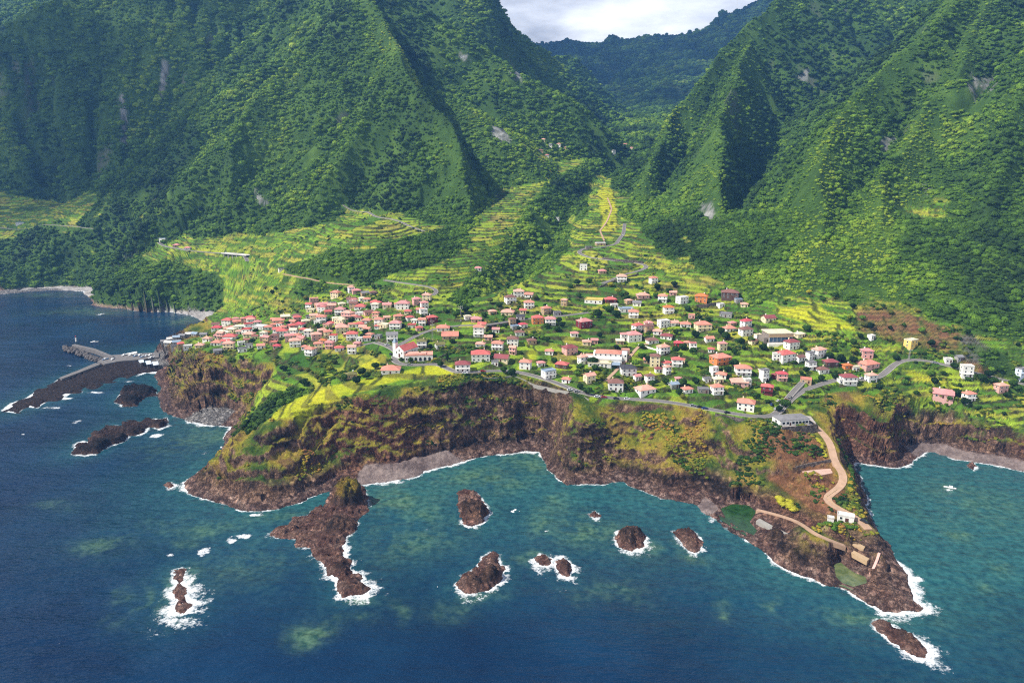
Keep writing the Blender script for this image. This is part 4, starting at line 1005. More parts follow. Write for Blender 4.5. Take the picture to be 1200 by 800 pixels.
# ---- houses
WIN_MESH = {}
def window_mesh(w, h):
    kx = (round(w, 1), round(h, 1))
    if kx not in WIN_MESH:
        mb = MB(); mb.box(-w/2, w/2, -.10, .05, 0, h, 0); mb.box(-w/2+.12, w/2-.12, -.13, -.08, .12, h-.12, 1)
        o = mb.build('window', [FRAME, GLASS]); WIN_MESH[kx] = o.data; bpy.data.objects.remove(o)
    return WIN_MESH[kx]
def put(name, me, parent, loc, rz=0):
    o = bpy.data.objects.new(name, me); C.objects.link(o); o.parent = parent; o.location = loc; o.rotation_euler = (0, 0, rz); return o
DOOR_ME = None
def door_mesh():
    global DOOR_ME
    if DOOR_ME is None:
        mb = MB(); mb.box(-.55, .55, -.09, .05, 0, 2.1); o = mb.build('door', DOORM); DOOR_ME = o.data; bpy.data.objects.remove(o)
    return DOOR_ME
def roof_part(mb, hw, hd, z, typ, rise, ov=.55):
    a, b = hw+ov, hd+ov; t = .28
    if typ == 'f':
        mb.box(-hw-.12, hw+.12, -hd-.12, hd+.12, z, z+.25)
        for (x0, x1, y0, y1) in ((-hw-.12, hw+.12, -hd-.12, -hd+.12), (-hw-.12, hw+.12, hd-.12, hd+.12), (-hw-.12, -hw+.12, -hd+.12, hd-.12), (hw-.12, hw+.12, -hd+.12, hd-.12)): mb.box(x0, x1, y0, y1, z+.252, z+.8)
        return
    if typ == 'g':
        pr = [(-b, z), (-b, z+t), (0, z+rise+t), (b, z+t), (b, z), (0, z+rise)]
        o = len(mb.v)
        for x in (-a, a): mb.v += [(x, y, q) for y, q in pr]
        for i in range(6):
            j = (i+1) % 6; mb.f.append((o+i, o+6+i, o+6+j, o+j)); mb.mi.append(0)
        for s0 in (0, 6):
            f1 = (o+s0, o+s0+1, o+s0+2, o+s0+5); f2 = (o+s0+5, o+s0+2, o+s0+3, o+s0+4)
            for f in (f1, f2): mb.f.append(f if s0 == 0 else f[::-1]); mb.mi.append(0)
        return
    r = max(a-b, .4); o = len(mb.v)
    mb.v += [(-a,-b,z), (a,-b,z), (a,b,z), (-a,b,z), (-a,-b,z+t), (a,-b,z+t), (a,b,z+t), (-a,b,z+t), (-r,0,z+t+rise), (r,0,z+t+rise)]
    for f in ((3,2,1,0),(0,1,5,4),(1,2,6,5),(2,3,7,6),(3,0,4,7),(4,5,9,8),(6,7,8,9),(5,6,9),(7,4,8)): mb.f.append(tuple(o+i for i in f)); mb.mi.append(0)
HOUSES = []
def house(px, py, wpx, roof, wall, fl, typ, label=None, rot=None, dr=.72, cat='house', name='house'):
    g = G(px, py); m = wpx*math.hypot(g[1], 200-g[2])/FOC*.86
    w_ = max(m, 4.0); d_ = max(w_*dr, 4.0); rs = random.Random(int(px*31+py*17))
    rz = R(rs.choice((-22, -14, -8, -4, 3, 8, 14, 22, 28))) if rot is None else R(rot)
    cx, cy = g[0], g[1]+d_*.5
    zs = [H(cx+a*w_*.5, cy+b*d_*.5) for a in (-1, 0, 1) for b in (-1, 0, 1)]
    z0 = max(min(zs)+.3, np.mean(zs)-.8, g[2]-.2)
    t = thing(name, label or '', cat, (cx, cy, z0), rz)
    hh = 2.75*fl+.2; hw, hd = w_/2, d_/2
    mb = MB(); mb.box(-hw, hw, -hd, hd, -5, hh)
    if typ == 'g':
        rise = hd*.62
        for s in (-1, 1):
            x = hw*s
            pts = [(x, -hd, hh+.002), (x, hd, hh+.002), (x, 0, hh+rise-.02)]; mb.poly(pts if s > 0 else pts[::-1])
    else: rise = min(hd*.55, 2.6)
    if fl > 1 and rs.random() < .5: mb.box(-hw-.05, hw+.05, -hd-1.2, -hd, 2.75, 2.95)      # balcony slab
    mb.build('wall', MATS[wall], t)
    rb = MB(); roof_part(rb, hw, hd, hh, typ, rise); ro = rb.build('roof', ROOFS[roof], t)
    if typ != 'f' and wpx >= 11:
        cb = MB(); cxx = hw*.4*rs.choice((-1, 1)); cb.box(cxx-.4, cxx+.4, hd*.25, hd*.25+.8, hh+rise*.3, hh+rise+1.0); cb.build('chimney', MATS['white'] if wall != 'white' else MATS['cream'], ro)
    nw = 2 if w_ < 9 else (3 if w_ < 14 else 4 if w_ < 18 else 6)
    wm = window_mesh(1.2 if wpx < 20 else 1.5, 1.35)
    for f in range(fl):
        for i in range(nw):
            x = -hw+w_*(i+.5)/nw
            if f == 0 and i == nw//2: put('door', door_mesh(), t, (x, -hd, .15)); continue
            put('window', wm, t, (x, -hd, 1.0+2.75*f))
        if wpx >= 12:
            for s in (1, -1): put('window', wm, t, (hw*s, 0, 1.0+2.75*f), s*math.pi/2)
    HOUSES.append((t, cx, cy, z0, roof, wall, typ, fl, w_, label))
    return t
HL = """253,387,13,crimson,white,1,h;266,381,14,red,white,2,h;276,379,8,pink,white,2,h;259,391,8,cream,white,1,h;292,379,14,red,pink,2,h;285,379,7,pink,pink,2,h;303,386,17,white,white,1,f;321,384,9,coral,white,1,h;310,393,10,orange,tan,1,h
291,395,14,salmon,cream,1,h;268,398,17,red,white,1,h;254,397,9,pink,white,1,h;242,400,11,salmon,white,1,h;253,405,14,coral,white,1,h;267,410,14,salmon,cream,2,h;265,402,13,white,white,1,f;233,408,11,salmon,cream,1,h;219,411,11,white,white,1,f;212,409,10,red,tan,1,h;204,408,9,grey,grey,1,f
254,415,10,grey,grey,1,g;283,413,11,grey,white,1,f;291,408,9,grey,white,1,f;282,405,9,white,white,1,f
393,349,12,coral,cream,2,h;417,344,11,pink,pink,1,h;427,347,10,grey,tan,1,g;437,346,9,brown,rubble,1,h;424,353,8,cream,white,1,h;430,354,9,coral,white,1,h;440,358,15,red,white,1,h;389,358,9,grey,white,1,f;400,359,9,cream,cream,1,h
376,364,13,pink,pink,2,h;364,366,11,cream,cream,1,f;398,369,13,pink,white,2,h;422,363,15,red,white,1,h;421,370,11,white,white,1,f;407,374,15,salmon,pink,2,h;376,378,13,coral,white,2,h;393,376,9,cream,cream,1,h;346,373,10,brown,white,1,h
362,374,9,grey,white,1,f;372,380,9,white,white,1,f;387,382,9,red,white,1,h;398,382,13,cream,cream,2,f;420,376,9,maroon,white,1,h;421,383,11,red,white,1,h;425,387,10,salmon,white,1,g;400,391,17,salmon,cream,2,h;350,384,13,crimson,white,1,h
343,388,11,red,pink,2,h;355,390,10,red,white,1,h;330,395,14,red,white,2,h;347,397,11,coral,white,1,h;361,395,11,cream,white,2,h;370,399,13,salmon,pink,2,h;384,396,11,coral,cream,2,h;378,403,10,orange,white,1,h;345,407,15,salmon,white,2,h;324,409,9,crimson,pink,1,h
363,417,13,coral,white,2,h;397,412,12,red,white,1,h;412,399,15,red,white,2,h;421,400,9,white,white,1,f;430,400,9,coral,white,1,g;412,415,11,salmon,white,2,g;418,406,9,pink,pink,1,h;325,379,15,coral,cream,1,h;331,387,10,coral,white,1,h
440,370,9,coral,cream,1,h;449,384,15,cream,cream,1,f;443,386,9,red,white,1,h;463,386,15,pink,white,2,h;443,397,9,grey,grey,1,f;459,400,15,grey,white,2,g
472,363,17,pink,white,2,h;466,360,9,coral,white,1,h;488,358,11,pink,pink,2,h;497,362,10,pink,white,2,h;496,370,10,white,white,2,f;480,376,10,red,white,1,h;467,375,13,coral,cream,1,h;486,379,9,cream,white,1,h;491,388,9,red,pink,1,h;506,379,13,red,maroon,2,h;519,388,17,coral,white,1,h;527,398,22,coral,tan,1,g
494,408,13,olive,white,2,h;515,408,12,olive,white,1,g;457,438,25,coral,white,1,h;411,444,14,olive,tan,1,h;542,436,20,maroon,white,2,h;560,317,9,pink,white,1,h
608,348,14,salmon,white,2,h;598,355,14,brown,white,2,h;620,362,13,coral,white,2,h;595,370,17,salmon,cream,1,h;610,375,11,slate,white,1,g;640,369,12,coral,tan,2,h;653,370,10,grey,grey,1,f;630,380,15,red,orange,2,h;645,381,14,pink,white,2,h;613,384,10,crimson,white,1,h;603,386,10,blue-grey,grey,1,f
558,378,14,pink,pink,1,h;548,375,9,cream,white,1,h;561,395,14,coral,white,3,h;563,407,12,salmon,white,1,h;583,411,15,coral,white,2,h;601,405,15,brown,white,2,h;609,394,12,brown,white,1,h;563,424,25,red,white,2,h;588,424,19,maroon,cream,1,g;580,428,9,grey,white,1,f;616,433,15,coral,white,2,h;644,416,11,coral,white,1,h;668,416,18,maroon,pink,2,h
634,430,10,pink,white,1,h;643,444,17,blue-grey,white,2,f;659,432,16,red,darkwall,1,h;664,449,11,coral,white,1,h
684,317,10,white,white,2,f;706,321,10,pink,tan,1,h;729,331,13,salmon,white,2,h;766,332,10,coral,white,2,h;697,356,24,yellow,white,1,f;716,355,15,red,maroon,1,h;754,350,16,salmon,pink,1,h;737,356,9,salmon,tan,1,h;747,359,11,grey,white,1,g;720,361,9,white,white,1,f;734,366,19,blue-grey,white,1,f;743,373,13,coral,white,2,h;685,385,18,pink,maroon,2,h
800,356,14,white,white,2,f;784,368,13,orange,white,2,h;748,389,14,red,white,2,h;760,390,13,brown,tan,2,h;778,384,14,white,white,2,f;804,384,14,coral,white,1,h;743,401,19,pink,white,2,h;731,400,8,pink,white,2,h;765,403,15,brown,white,1,h;782,398,15,maroon,white,1,h;796,406,12,crimson,red,1,h;806,406,9,coral,cream,1,h;778,415,15,salmon,white,2,h
683,427,12,salmon,white,2,h;737,441,20,slate,white,2,h;747,446,9,pink,white,1,g;691,449,14,salmon,cream,2,g;722,459,20,brown,white,2,h;757,463,24,salmon,white,1,h;768,430,13,brown,cream,3,h;782,430,12,red,white,1,h;794,430,14,red,white,2,h;782,439,9,salmon,white,2,h;772,437,9,maroon,white,1,h;790,456,12,blue-grey,grey,1,g;806,461,13,coral,white,1,h
823,355,16,orange,orange,2,h;857,352,22,brown,darkwall,2,h;866,355,9,blue-grey,grey,1,f;873,360,9,salmon,cream,1,h;845,360,9,white,white,1,f;852,372,16,grey,grey,1,f;902,377,16,maroon,cream,1,g;825,388,20,coral,cream,2,h;856,389,15,coral,white,1,h;875,384,13,crimson,white,2,h;875,394,16,brown,white,2,h
938,396,12,cream,cream,1,h;889,397,9,cream,white,1,f;847,411,11,pink,cream,2,h;834,413,8,red,white,1,h;846,428,24,coral,orange,2,h;837,440,10,white,white,2,f;846,444,14,coral,white,1,h;829,448,10,grey,white,1,f;842,449,13,cream,cream,1,h;872,441,20,coral,white,2,h;868,453,22,salmon,pink,1,h;876,454,9,white,white,2,f;896,447,11,grey,white,3,f
917,447,13,crimson,pink,2,h;910,444,9,maroon,maroon,1,h;900,463,15,red,maroon,2,h;825,461,14,grey,rubble,1,f;841,463,15,coral,white,2,h;876,482,22,coral,white,2,h
922,424,22,red,white,2,h;910,424,9,white,white,2,f;929,410,17,maroon,white,2,h;961,419,16,salmon,white,2,h;950,422,10,grey,white,2,f;938,424,12,brown,white,1,g;951,434,12,grey,white,2,f;965,438,15,brown,white,1,h;975,430,17,maroon,darkwall,1,h;994,433,11,orange,orange,1,h;1003,435,9,cream,white,1,f
1017,421,14,pink,pink,2,h;1020,434,24,coral,pink,1,h;1022,448,13,salmon,white,2,h;996,452,19,maroon,white,2,h;987,450,9,white,white,1,f;946,449,14,coral,tan,1,f;1022,399,8,white,white,1,f;1069,409,15,cream,yellow,2,f;1112,427,9,white,white,1,f;1134,444,14,white,white,3,f;1125,423,8,grey,grey,1,g;1108,474,24,pink,pink,1,g,-28;1137,471,14,coral,white,2,h;1175,461,14,salmon,pink,2,h;1198,444,12,grey,bluewhite,2,f
637,166,5,salmon,cream,1,h;645,173,5,grey,white,1,h;634,178,6,brown,tan,1,h;655,172,5,salmon,white,1,h;664,178,5,salmon,tan,1,h;641,184,5,pink,white,1,h;712,151,4,white,white,1,f;740,176,5,salmon,cream,1,h;719,182,5,grey,white,1,h;733,171,5,pink,cream,1,h
652,258,8,white,white,1,f;704,288,13,white,tan,1,f;690,292,8,grey,rubble,1,f;219,293,8,pink,white,1,h;206,290,8,pink,tan,1,h;191,284,10,blue-grey,white,1,f;22,264,10,blue-grey,white,1,f;329,318,7,grey,white,1,f"""
MATS['red'] = plain('red_paint', (176,52,58)); ROOFS['yellow'] = roof_mat('yellow', (196,176,96))
for ln in HL.split('\n'):
    for q in ln.split(';'):
        q = q.split(','); house(float(q[0]), float(q[1]), float(q[2]), q[3], q[4], int(q[5]), q[6], rot=float(q[7]) if len(q) > 7 else None)
# the tightly packed lanes of the old quarter and a few cottages between the vineyards
rs_ = np.random.RandomState(19); HP = [(h_[1], h_[2], h_[8]) for h_ in HOUSES]
QUART = [(np.array([(250,384),(300,376),(345,366),(372,352),(415,342),(440,346),(445,362),(500,352),(505,372),(485,392),(440,398),(420,410),(345,412),(262,412)]), 74, (8, 12)), (np.array([(560,345),(660,345),(760,335),(830,350),(930,400),(930,440),(860,470),(760,455),(600,425),(560,400)]), 30, (8, 12))]
for pq, cnt, wr in QUART:
    n_ = 0; tries = 0
    while n_ < cnt and tries < 1500:
        tries += 1; p = pq.min(0)+(pq.max(0)-pq.min(0))*rs_.rand(2)
        if not inside(np.array([p[0]]), np.array([p[1]]), pq)[0]: continue
        wq = rs_.uniform(*wr); g = G(*p); m = wq*math.hypot(g[1], 200-g[2])/FOC
        if G7.look(ROADD, np.array([g[0]]), np.array([g[1]+m*.4]))[0] < m*.5+.5: continue
        if any(math.hypot(a-g[0], b-(g[1]+m*.36)) < .48*(c+m)+.8 for a, b, c in HP): continue
        left = cnt > 40
        t = house(p[0], p[1], wq, str(rs_.choice(['coral', 'pink', 'salmon', 'red', 'salmon', 'coral', 'cream', 'brown'])), str(rs_.choice(['white', 'white', 'cream', 'pink', 'tan'])), int(rs_.choice([1, 1, 2])), str(rs_.choice(['h', 'h', 'g', 'g', 'f'])))
        h_ = HOUSES[-1]; HP.append((h_[1], h_[2], h_[8])); n_ += 1
LAND = [('white church', 472, 415), ('cove beach', 236, 382), ('harbour yard', 180, 412), ('thin street mast', 507, 398), ('hairpin bend', 690, 298), ('long white hall', 718, 420), ('glass-fronted hall', 915, 396), ('white cliff-edge building', 930, 496),
 ('bright yellow fields', 380, 470), ('grey scree slope', 1150, 415), ('white viaduct', 279, 303), ('wooded ravine', 640, 300), ('dark wooded strip', 410, 325), ('brown bare terraces', 1060, 385), ('headland track', 975, 520), ('valley head woods', 700, 140), ('far left road', 30, 266), ('lattice pylon', 540, 372), ('cliff-road car park', 918, 472), ('sandy lane', 740, 415), ('dark concave cliff', 610, 480),
 ('pink square house', 685, 385), ('orange two-storey house', 823, 355), ('tall church-road house', 561, 395), ('yellow flat-roofed house', 1069, 409), ('white three-storey block', 1134, 444), ('black-roofed white house', 737, 441), ('long yellow-roofed row', 697, 356), ('church-side vineyard', 525, 415),
 ('cove end of the village', 258, 395), ('red seafront house', 268, 398), ('upper old quarter', 417, 344), ('church road junction', 450, 402), ('house on the yellow field', 457, 438), ('large orange house', 846, 428), ('pink cliff-top cottages', 1108, 474), ('long coral cliff-road house', 757, 463), ('wide cliff-bend house', 876, 482)]
LANDW = [(n, to_ground([(a, b)])[0]) for n, a, b in LAND]
ORD = ['nearest', 'second nearest', 'third nearest', 'fourth nearest', 'fifth nearest', 'sixth nearest', 'seventh nearest', 'eighth nearest', 'ninth nearest', 'tenth nearest']+[f'{n} nearest' for n in ('eleventh', 'twelfth', 'thirteenth', 'fourteenth', 'fifteenth', 'sixteenth', 'seventeenth', 'eighteenth', 'nineteenth', 'twentieth')]
for n_ in ('twenty', 'thirty', 'forty'): ORD += [f'{n_}-{u} nearest' for u in ('first', 'second', 'third', 'fourth', 'fifth', 'sixth', 'seventh', 'eighth', 'ninth')]
def rank_labels(items, phrase):
    """items: (object, x, y, kind text). The place phrase ranks each among its look-alikes by distance to the landmark closest to it"""
    for o, x, y, kd in items:
        best = None
        for ln, lp in LANDW:
            d0 = math.hypot(x-lp[0], y-lp[1])
            r = sum(1 for o2, x2, y2, k2 in items if k2 == kd and math.hypot(x2-lp[0], y2-lp[1]) < d0-1e-9)
            sc_ = d0*(1+.28*r)
            if r < len(ORD) and (best is None or sc_ < best[0]): best = (sc_, r, ln)
        _, r, ln = best
        same = sum(1 for i in items if i[3] == kd)
        o['label'] = f'{kd} beside the {ln}' if same == 1 else phrase.format(kind=kd, ord=ORD[r], land=ln)
RT = {'h': 'hipped', 'g': 'gabled', 'f': 'flat'}
WN = {'darkwall': 'dark brown', 'rubble': 'grey stone', 'bluewhite': 'bluish white'}
FLN = {1: 'one-storey', 2: 'two-storey', 3: 'three-storey'}
its = []
for t, x, y, z, rf, wl, ty, fl, w_, lb in HOUSES:
    wn = WN.get(wl, wl); wd = 'wide ' if w_ > 15 else ('small ' if w_ < 6.5 else '')
    its.append((t, x, y, f'{wd}{FLN[fl]} {wn} house, {RT[ty]} {rf} roof'))
    t['group'] = 'houses of the village'
rank_labels(its, '{kind}, {ord} to the {land}')
# ------------------------------------------------------------------ rocks in the sea, reef platform, pools
k = MatB('sea_rock', .9, .25); at_ = k.attr('albedo'); an = k.noise(.6, 6, .7)
cr0 = k.noise(.3, 8, .72); crz = k.ramp(k.math('ABSOLUTE', k.math('SUBTRACT', cr0.outputs['Fac'], .5)), 0, .07, .35, 1.15)  # darkens the rock colour along its cracks, painting in crevice shade
k.col(k.mix(1.0, k.mix(1.0, at_.outputs['Color'], crz, 'MULTIPLY'), k.mix(k.ramp(an.outputs['Fac'], .28, .72), (.55,.55,.55), (1.45,1.45,1.45)), 'MULTIPLY')); cr1 = k.noise(.3, 8, .72); cr2 = k.math('ABSOLUTE', k.math('SUBTRACT', cr1.outputs['Fac'], .5)); k.bump(k.math('ADD', an.outputs['Fac'], k.math('MULTIPLY', k.ramp(cr2, 0, .12), 1.4)), .9, 1.4); ROCKM = k.m
def rock(name, label, P, hgt, seed, peak=None, green=None, step=.55, flat=.0, cat='rock', dark=0.0, warp=1.5):
    P = np.array(P); c0, c1 = P.min(0)-3, P.max(0)+3; nx, ny = int((c1[0]-c0[0])/step)+2, int((c1[1]-c0[1])/step)+2
    X, Y = np.meshgrid(np.linspace(c0[0], c1[0], nx), np.linspace(c0[1], c1[1], ny)); x, y = X.ravel(), Y.ravel()
    s = sdf(x+warp*fbm(x/(3.4*warp), y/(3.4*warp), 4, seed, gain=.6), y+warp*fbm(x/(3.4*warp), y/(3.4*warp), 4, seed+1, gain=.6), P) + (6*fbm(x/16, y/16, 4, seed+9, gain=.6) if flat else 1.6*fbm(x/4.5, y/4.5, 4, seed+9, gain=.65))
    q = np.clip(s/3.2, -2, 1.0); z = np.where(s > 0, np.sqrt(np.clip(q, 0, 1))*.45, q*.5)
    if peak is not None:
        pd = sum(hh*np.exp(-(((x-a)**2+(y-b)**2)/(r*r))**pw) for a, b, r, hh, pw in peak)
    else: pd = hgt*np.minimum(np.clip(s, 0, 9)/5.5, 1)*(.75+.4*fbm(x/9, y/9, 3, seed+2))
    m = np.clip(s/2.5, 0, 1)
    z = z*min(hgt, 3)*.8 + m*pd*(.8+.3*ridged(x/7, y/7, 3, seed+3)) + m*(1.7*ridged(x/4.5, y/4.5, 4, seed+4, .65)+1.0*fbm(x/1.6, y/1.6, 3, seed+5))*(.5 if flat else 1)
    z = np.where(s > .3, np.maximum(z, .25), z)
    V = np.stack([x, y, z], 1); nr = grid_normals(V, ny, nx)
    V = V+nr*(m*(.9*fbm3(x/3.5, y/3.5, z/2, 3, seed+6)))[:, None]
    nr = grid_normals(V, ny, nx)
    nA, nB = fbm(x/4, y/4, 4, seed+7), fbm(x/10, y/10, 3, seed+8)
    c = pal(np.clip(.45-dark+.55*nA+.3*nB, 0, 1), [(36,32,30),(80,62,53),(126,94,76),(168,126,102)])
    lo = sstep(4.6, 1.0, z+1.4*nA); c = lerp(c, pal(np.clip(.5+nA, 0, 1), [(116,78,66),(160,118,102),(186,152,138)]), lo*max(.75-dark, .12))
    if green is not None:
        gx, gy, gr = green; gm = sstep(gr*1.1, gr*.75, np.hypot(x-gx, y-gy)+3*nA)*sstep(hgt*.45, hgt*.62, z)*sstep(.1, .4, nr[:, 2]); c = lerp(c, pal(np.clip(.5+nA, 0, 1), [(92,86,30),(140,124,38),(170,140,50)]), gm)
    idx = np.arange(nx*ny).reshape(ny, nx); F = np.stack([idx[:-1, :-1], idx[:-1, 1:], idx[1:, 1:], idx[1:, :-1]], -1).reshape(-1, 4)
    F = F[s[F].max(1) > -1.2]; us = np.zeros(nx*ny, bool); us[F.ravel()] = True; rm = np.cumsum(us)-1
    o = mesh_obj(name, V[us], rm[F], ROCKM, cols={'albedo': c[us]}, smooth=True); tag(o, label, cat, 'rocks in the bay'); return o
def pk(px, py, z, r, hh, pw=1): a, b = [float(v) for v in at_z(px, py, z)[:2]]; return (a, b, r, hh, pw)
RL = {'flat': 'flat-topped brown sea rock in the middle of the teal bay', 'peak': 'pointed brown sea rock with a peak on its right end', 'dark': 'dark round sea rock ringed by foam left of the pale low one', 'pale': 'pale reddish low sea rock nearest the green pool',
 'twin': 'small reddish rock in thick surf, right of a twin', 'twinb': 'low wave-washed rock in surf, left of its reddish twin', 'tip': 'long narrow reddish rock lying off the tip of the headland', 'finger': 'long rocky spur with a yellow-topped stack reaching into the bay',
 'reef': 'narrow red reef drowned in white surf on the left', 'west': 'long dark rock off the small sandy beach', 'westb': 'low dark rock between the reef platform and the long dark rock', 'speck': 'tiny lone rock off the left promontory', 'wash': 'tiny wave-washed rock in the bay', 'east': 'small dark rock close under the right-hand cliffs'}
PEAKS = {'peak': [pk(576,662,8,4.5,7), pk(562,680,3,8,2.5)], 'finger': [pk(408,590,0,9,14,4), pk(396,618,0,9,4.5), pk(400,668,0,6,2.5), pk(345,624,0,8,1.2), pk(418,688,2,5,2)], 'flat': [pk(553,595,5,9.5,6.5,3)], 'west': [pk(165,505,4,14,4), pk(120,520,3,14,4), pk(185,497,4,9,4)]}
for i, (n, (pp, hh, rg, fs)) in enumerate(ROCKS.items()):
    gr = None
    if n == 'finger': a, b = [float(v) for v in at_z(408, 592, 0)[:2]]; gr = (a, b, 9)
    rock('sea_rock', RL[n], ROCKP[n], hh, 500+i*20, PEAKS.get(n), gr, dark=.5 if n in ('west', 'westb') else 0, step=.5 if n not in ('west', 'westb') else .8, warp=2.0 if n not in ('west', 'westb') else 8.0)
o = rock('reef_platform', 'low dark lava reef platform reaching out below the harbour road', PLATP, 1.3, 900, None, None, step=1.4, flat=1, cat='reef', dark=.8, warp=13.0)  # the high dark value folds the platform's shade into its albedo
pm = MatB('pool_water', .12, .35); nq = pm.noise(.3, 4); pm.col(pm.mix(pm.ramp(nq.outputs['Fac'], .3, .7), tuple(lin((20,48,20))), tuple(lin((42,80,36))))); pm.bump(pm.noise(1.2, 3).outputs['Fac'], .15, .4)
pm2 = MatB('pool_water_shallow', .12, .35); nq = pm2.noise(.3, 4); pm2.col(pm2.mix(pm2.ramp(nq.outputs['Fac'], .3, .7), tuple(lin((66,84,46))), tuple(lin((108,116,76))))); pm2.bump(pm2.noise(1.2, 3).outputs['Fac'], .15, .4)
for p, mt in zip(POOLW, (pm.m, pm2.m)):
    c = np.mean(p, 0); q = [tuple(c+(np.array(v)-c)*1.25) for v in p]
    mb = MB(); mb.poly([(a, b, .95) for a, b in (q if sum(q[i-1][0]*q[i][1]-q[i][0]*q[i-1][1] for i in range(len(q))) > 0 else q[::-1])]); o = mb.build('pool_water', mt); o['kind'] = 'structure'
# ------------------------------------------------------------------ buildings with a shape of their own
def base_at(px, py, r=6):
    g = G(px, py); return g[0], g[1], H(g[0], g[1])
def wins(t, spots, w=1.3, h=1.5):
    for x, y, z, rz in spots: put('window', window_mesh(w, h), t, (x, y, z), rz)
# church: white nave with red roof, bell gable front, chapel wings
x, y, z = base_at(474, 420); t = thing('church', 'white church with red gabled roof and a pointed bell tower', 'church', (x, y+8, z+.6), R(-32)); t.scale = (.88, .88, .88)
mb = MB(); mb.box(-5, 5, -9, 11, -5, 6.5)
for yy, s in ((-9, 1), (11, -1)):
    p = [(-5, yy, 6.502), (5, yy, 6.502), (0, yy, 10.4)]; mb.poly(p if s > 0 else p[::-1])
mb.build('nave_wall', MATS['white'], t)
rb = MB(); o0 = len(rb.v)
for yy in (-8.6, 11.5): rb.v += [(-5.7, yy, 6.35), (0, yy, 10.75), (5.7, yy, 6.35), (5.5, yy, 6.1), (0, yy, 10.4), (-5.5, yy, 6.1)]
for i in range(6):
    j = (i+1) % 6; rb.f.append((i, i+6, j+6, j)); rb.mi.append(0)
rb.f += [(0,1,4,5), (1,2,3,4), (11,10,7,6), (10,9,8,7)]; rb.mi += [0]*4
rb.build('roof', ROOFS['red'], t)
mb = MB(); mb.box(-8.6, -5.2, -8, -4.6, -5, 12.5); tw = mb.build('bell_tower', MATS['white'], t)
mb = MB(); mb.poly([(-8.9,-8.3,12.502),(-4.9,-8.3,12.502),(-6.9,-6.3,17)]); mb.poly([(-4.9,-8.3,12.502),(-4.9,-4.3,12.502),(-6.9,-6.3,17)]); mb.poly([(-4.9,-4.3,12.502),(-8.9,-4.3,12.502),(-6.9,-6.3,17)]); mb.poly([(-8.9,-4.3,12.502),(-8.9,-8.3,12.502),(-6.9,-6.3,17)]); mb.poly([(-8.9,-8.3,12.501),(-8.9,-4.3,12.501),(-4.9,-4.3,12.501),(-4.9,-8.3,12.501)])
mb.build('spire', ROOFS['blue-grey'], tw)
mb = MB(); mb.tube((-6.9,-6.3,16.9), (-6.9,-6.3,18.6), .12, n=6); mb.box(-7.5,-6.3,-6.38,-6.22,17.9,18.1); mb.build('cross', MATS['darkwall'], tw)
put('door', door_mesh(), t, (0, -9.02, 0)).scale = (1.8, 1, 1.6)
wins(t, [(0,-9.02,5.2,0), (-3,-9.02,3.2,0), (3,-9.02,3.2,0)]+[(5.02, q, 2.6, math.pi/2) for q in (-5, -1, 3, 7)]+[(-5.02, q, 2.6, -math.pi/2) for q in (-1, 3, 7)], 1.2, 2.2)
x, y, z = base_at(490, 424); t = thing('parish_hall', 'low white hall with dark arches and terrace in front of the church', 'hall', (x, y+6, z+.5), R(6))
mb = MB(); mb.box(-11, 11, -5.5, 5.5, -5, 4.4); mb.build('wall', MATS['white'], t)
mb = MB(); roof_part(mb, 11, 5.5, 4.4, 'f', 0); mb.box(-9, 6, -3.5, 4.2, 4.66, 5.4); mb.build('roof', ROOFS['salmon'], t)
for i in range(5):
    mb = MB(); pts = [(-1, 0), (1, 0), (1, 2.0)]+[(math.cos(a), 2.0+math.sin(a)) for a in np.linspace(.3, 2.84, 7)]+[(-1, 2.0)]
    n_ = len(pts); mb.v = [(p[0], -.06, p[1]) for p in pts]+[(p[0], .04, p[1]) for p in pts]
    mb.f = [tuple(range(n_))]+[(a, a+n_, (a+1) % n_+n_, (a+1) % n_) for a in range(n_)]; mb.mi = [0]*len(mb.f)
    o = mb.build('arch_opening', GLASS, t); o.location = (-6+3.6*i, -5.52, .2)
wins(t, [(-9.6, -5.52, 1.2, 0), (11.02, 0, 1.4, math.pi/2)])
# long white school hall
x, y, z = base_at(712, 432); t = thing('school_hall', 'long white stepped hall of several flat roofs with one coral roof', 'hall', (x, y+14, z+.8), R(-10))
mb = MB(); mb.box(-10, 17, 3, 14, -6, 7.0); mb.box(-17, 13, -6, 3, -6, 4.4); mb.box(-13, 5, -13, -6, -6, 2.8); mb.build('wall', MATS['white'], t)
mb = MB(); roof_part(mb, 10, 5.5, 0, 'h', 1.8); o = mb.build('coral_roof', ROOFS['coral'], t); o.location = (2, 8.5, 7.003)
mb = MB(); roof_part(mb, 14.9, 4.5, 4.402, 'f', 0); o = mb.build('flat_roof', ROOFS['white'], t); o.location = (-2, -1.62, 0)
mb = MB(); roof_part(mb, 9, 3.5, 2.802, 'f', 0); o = mb.build('flat_roof', ROOFS['cream'], t); o.location = (-4, -9.62, 0)
mb = MB(); mb.box(5.3, 12, -15, -6.2, 2.6, 2.9)
for a, b in ((5.6, -14.6), (11.7, -14.6), (5.6, -7), (11.7, -7)): mb.tube((a, b, -4), (a, b, 2.6), .15, n=6)
mb.build('canopy', ROOFS['blue-grey'], t)
mb = MB(); roof_part(mb, 4.6, 4.2, 3.6, 'h', 1.2); mb.box(-4.2, 4.2, -3.9, 3.9, -4, 3.598); o = mb.build('side_wing', ROOFS['salmon'], t); o.location = (-15.5, 8.2, 0)
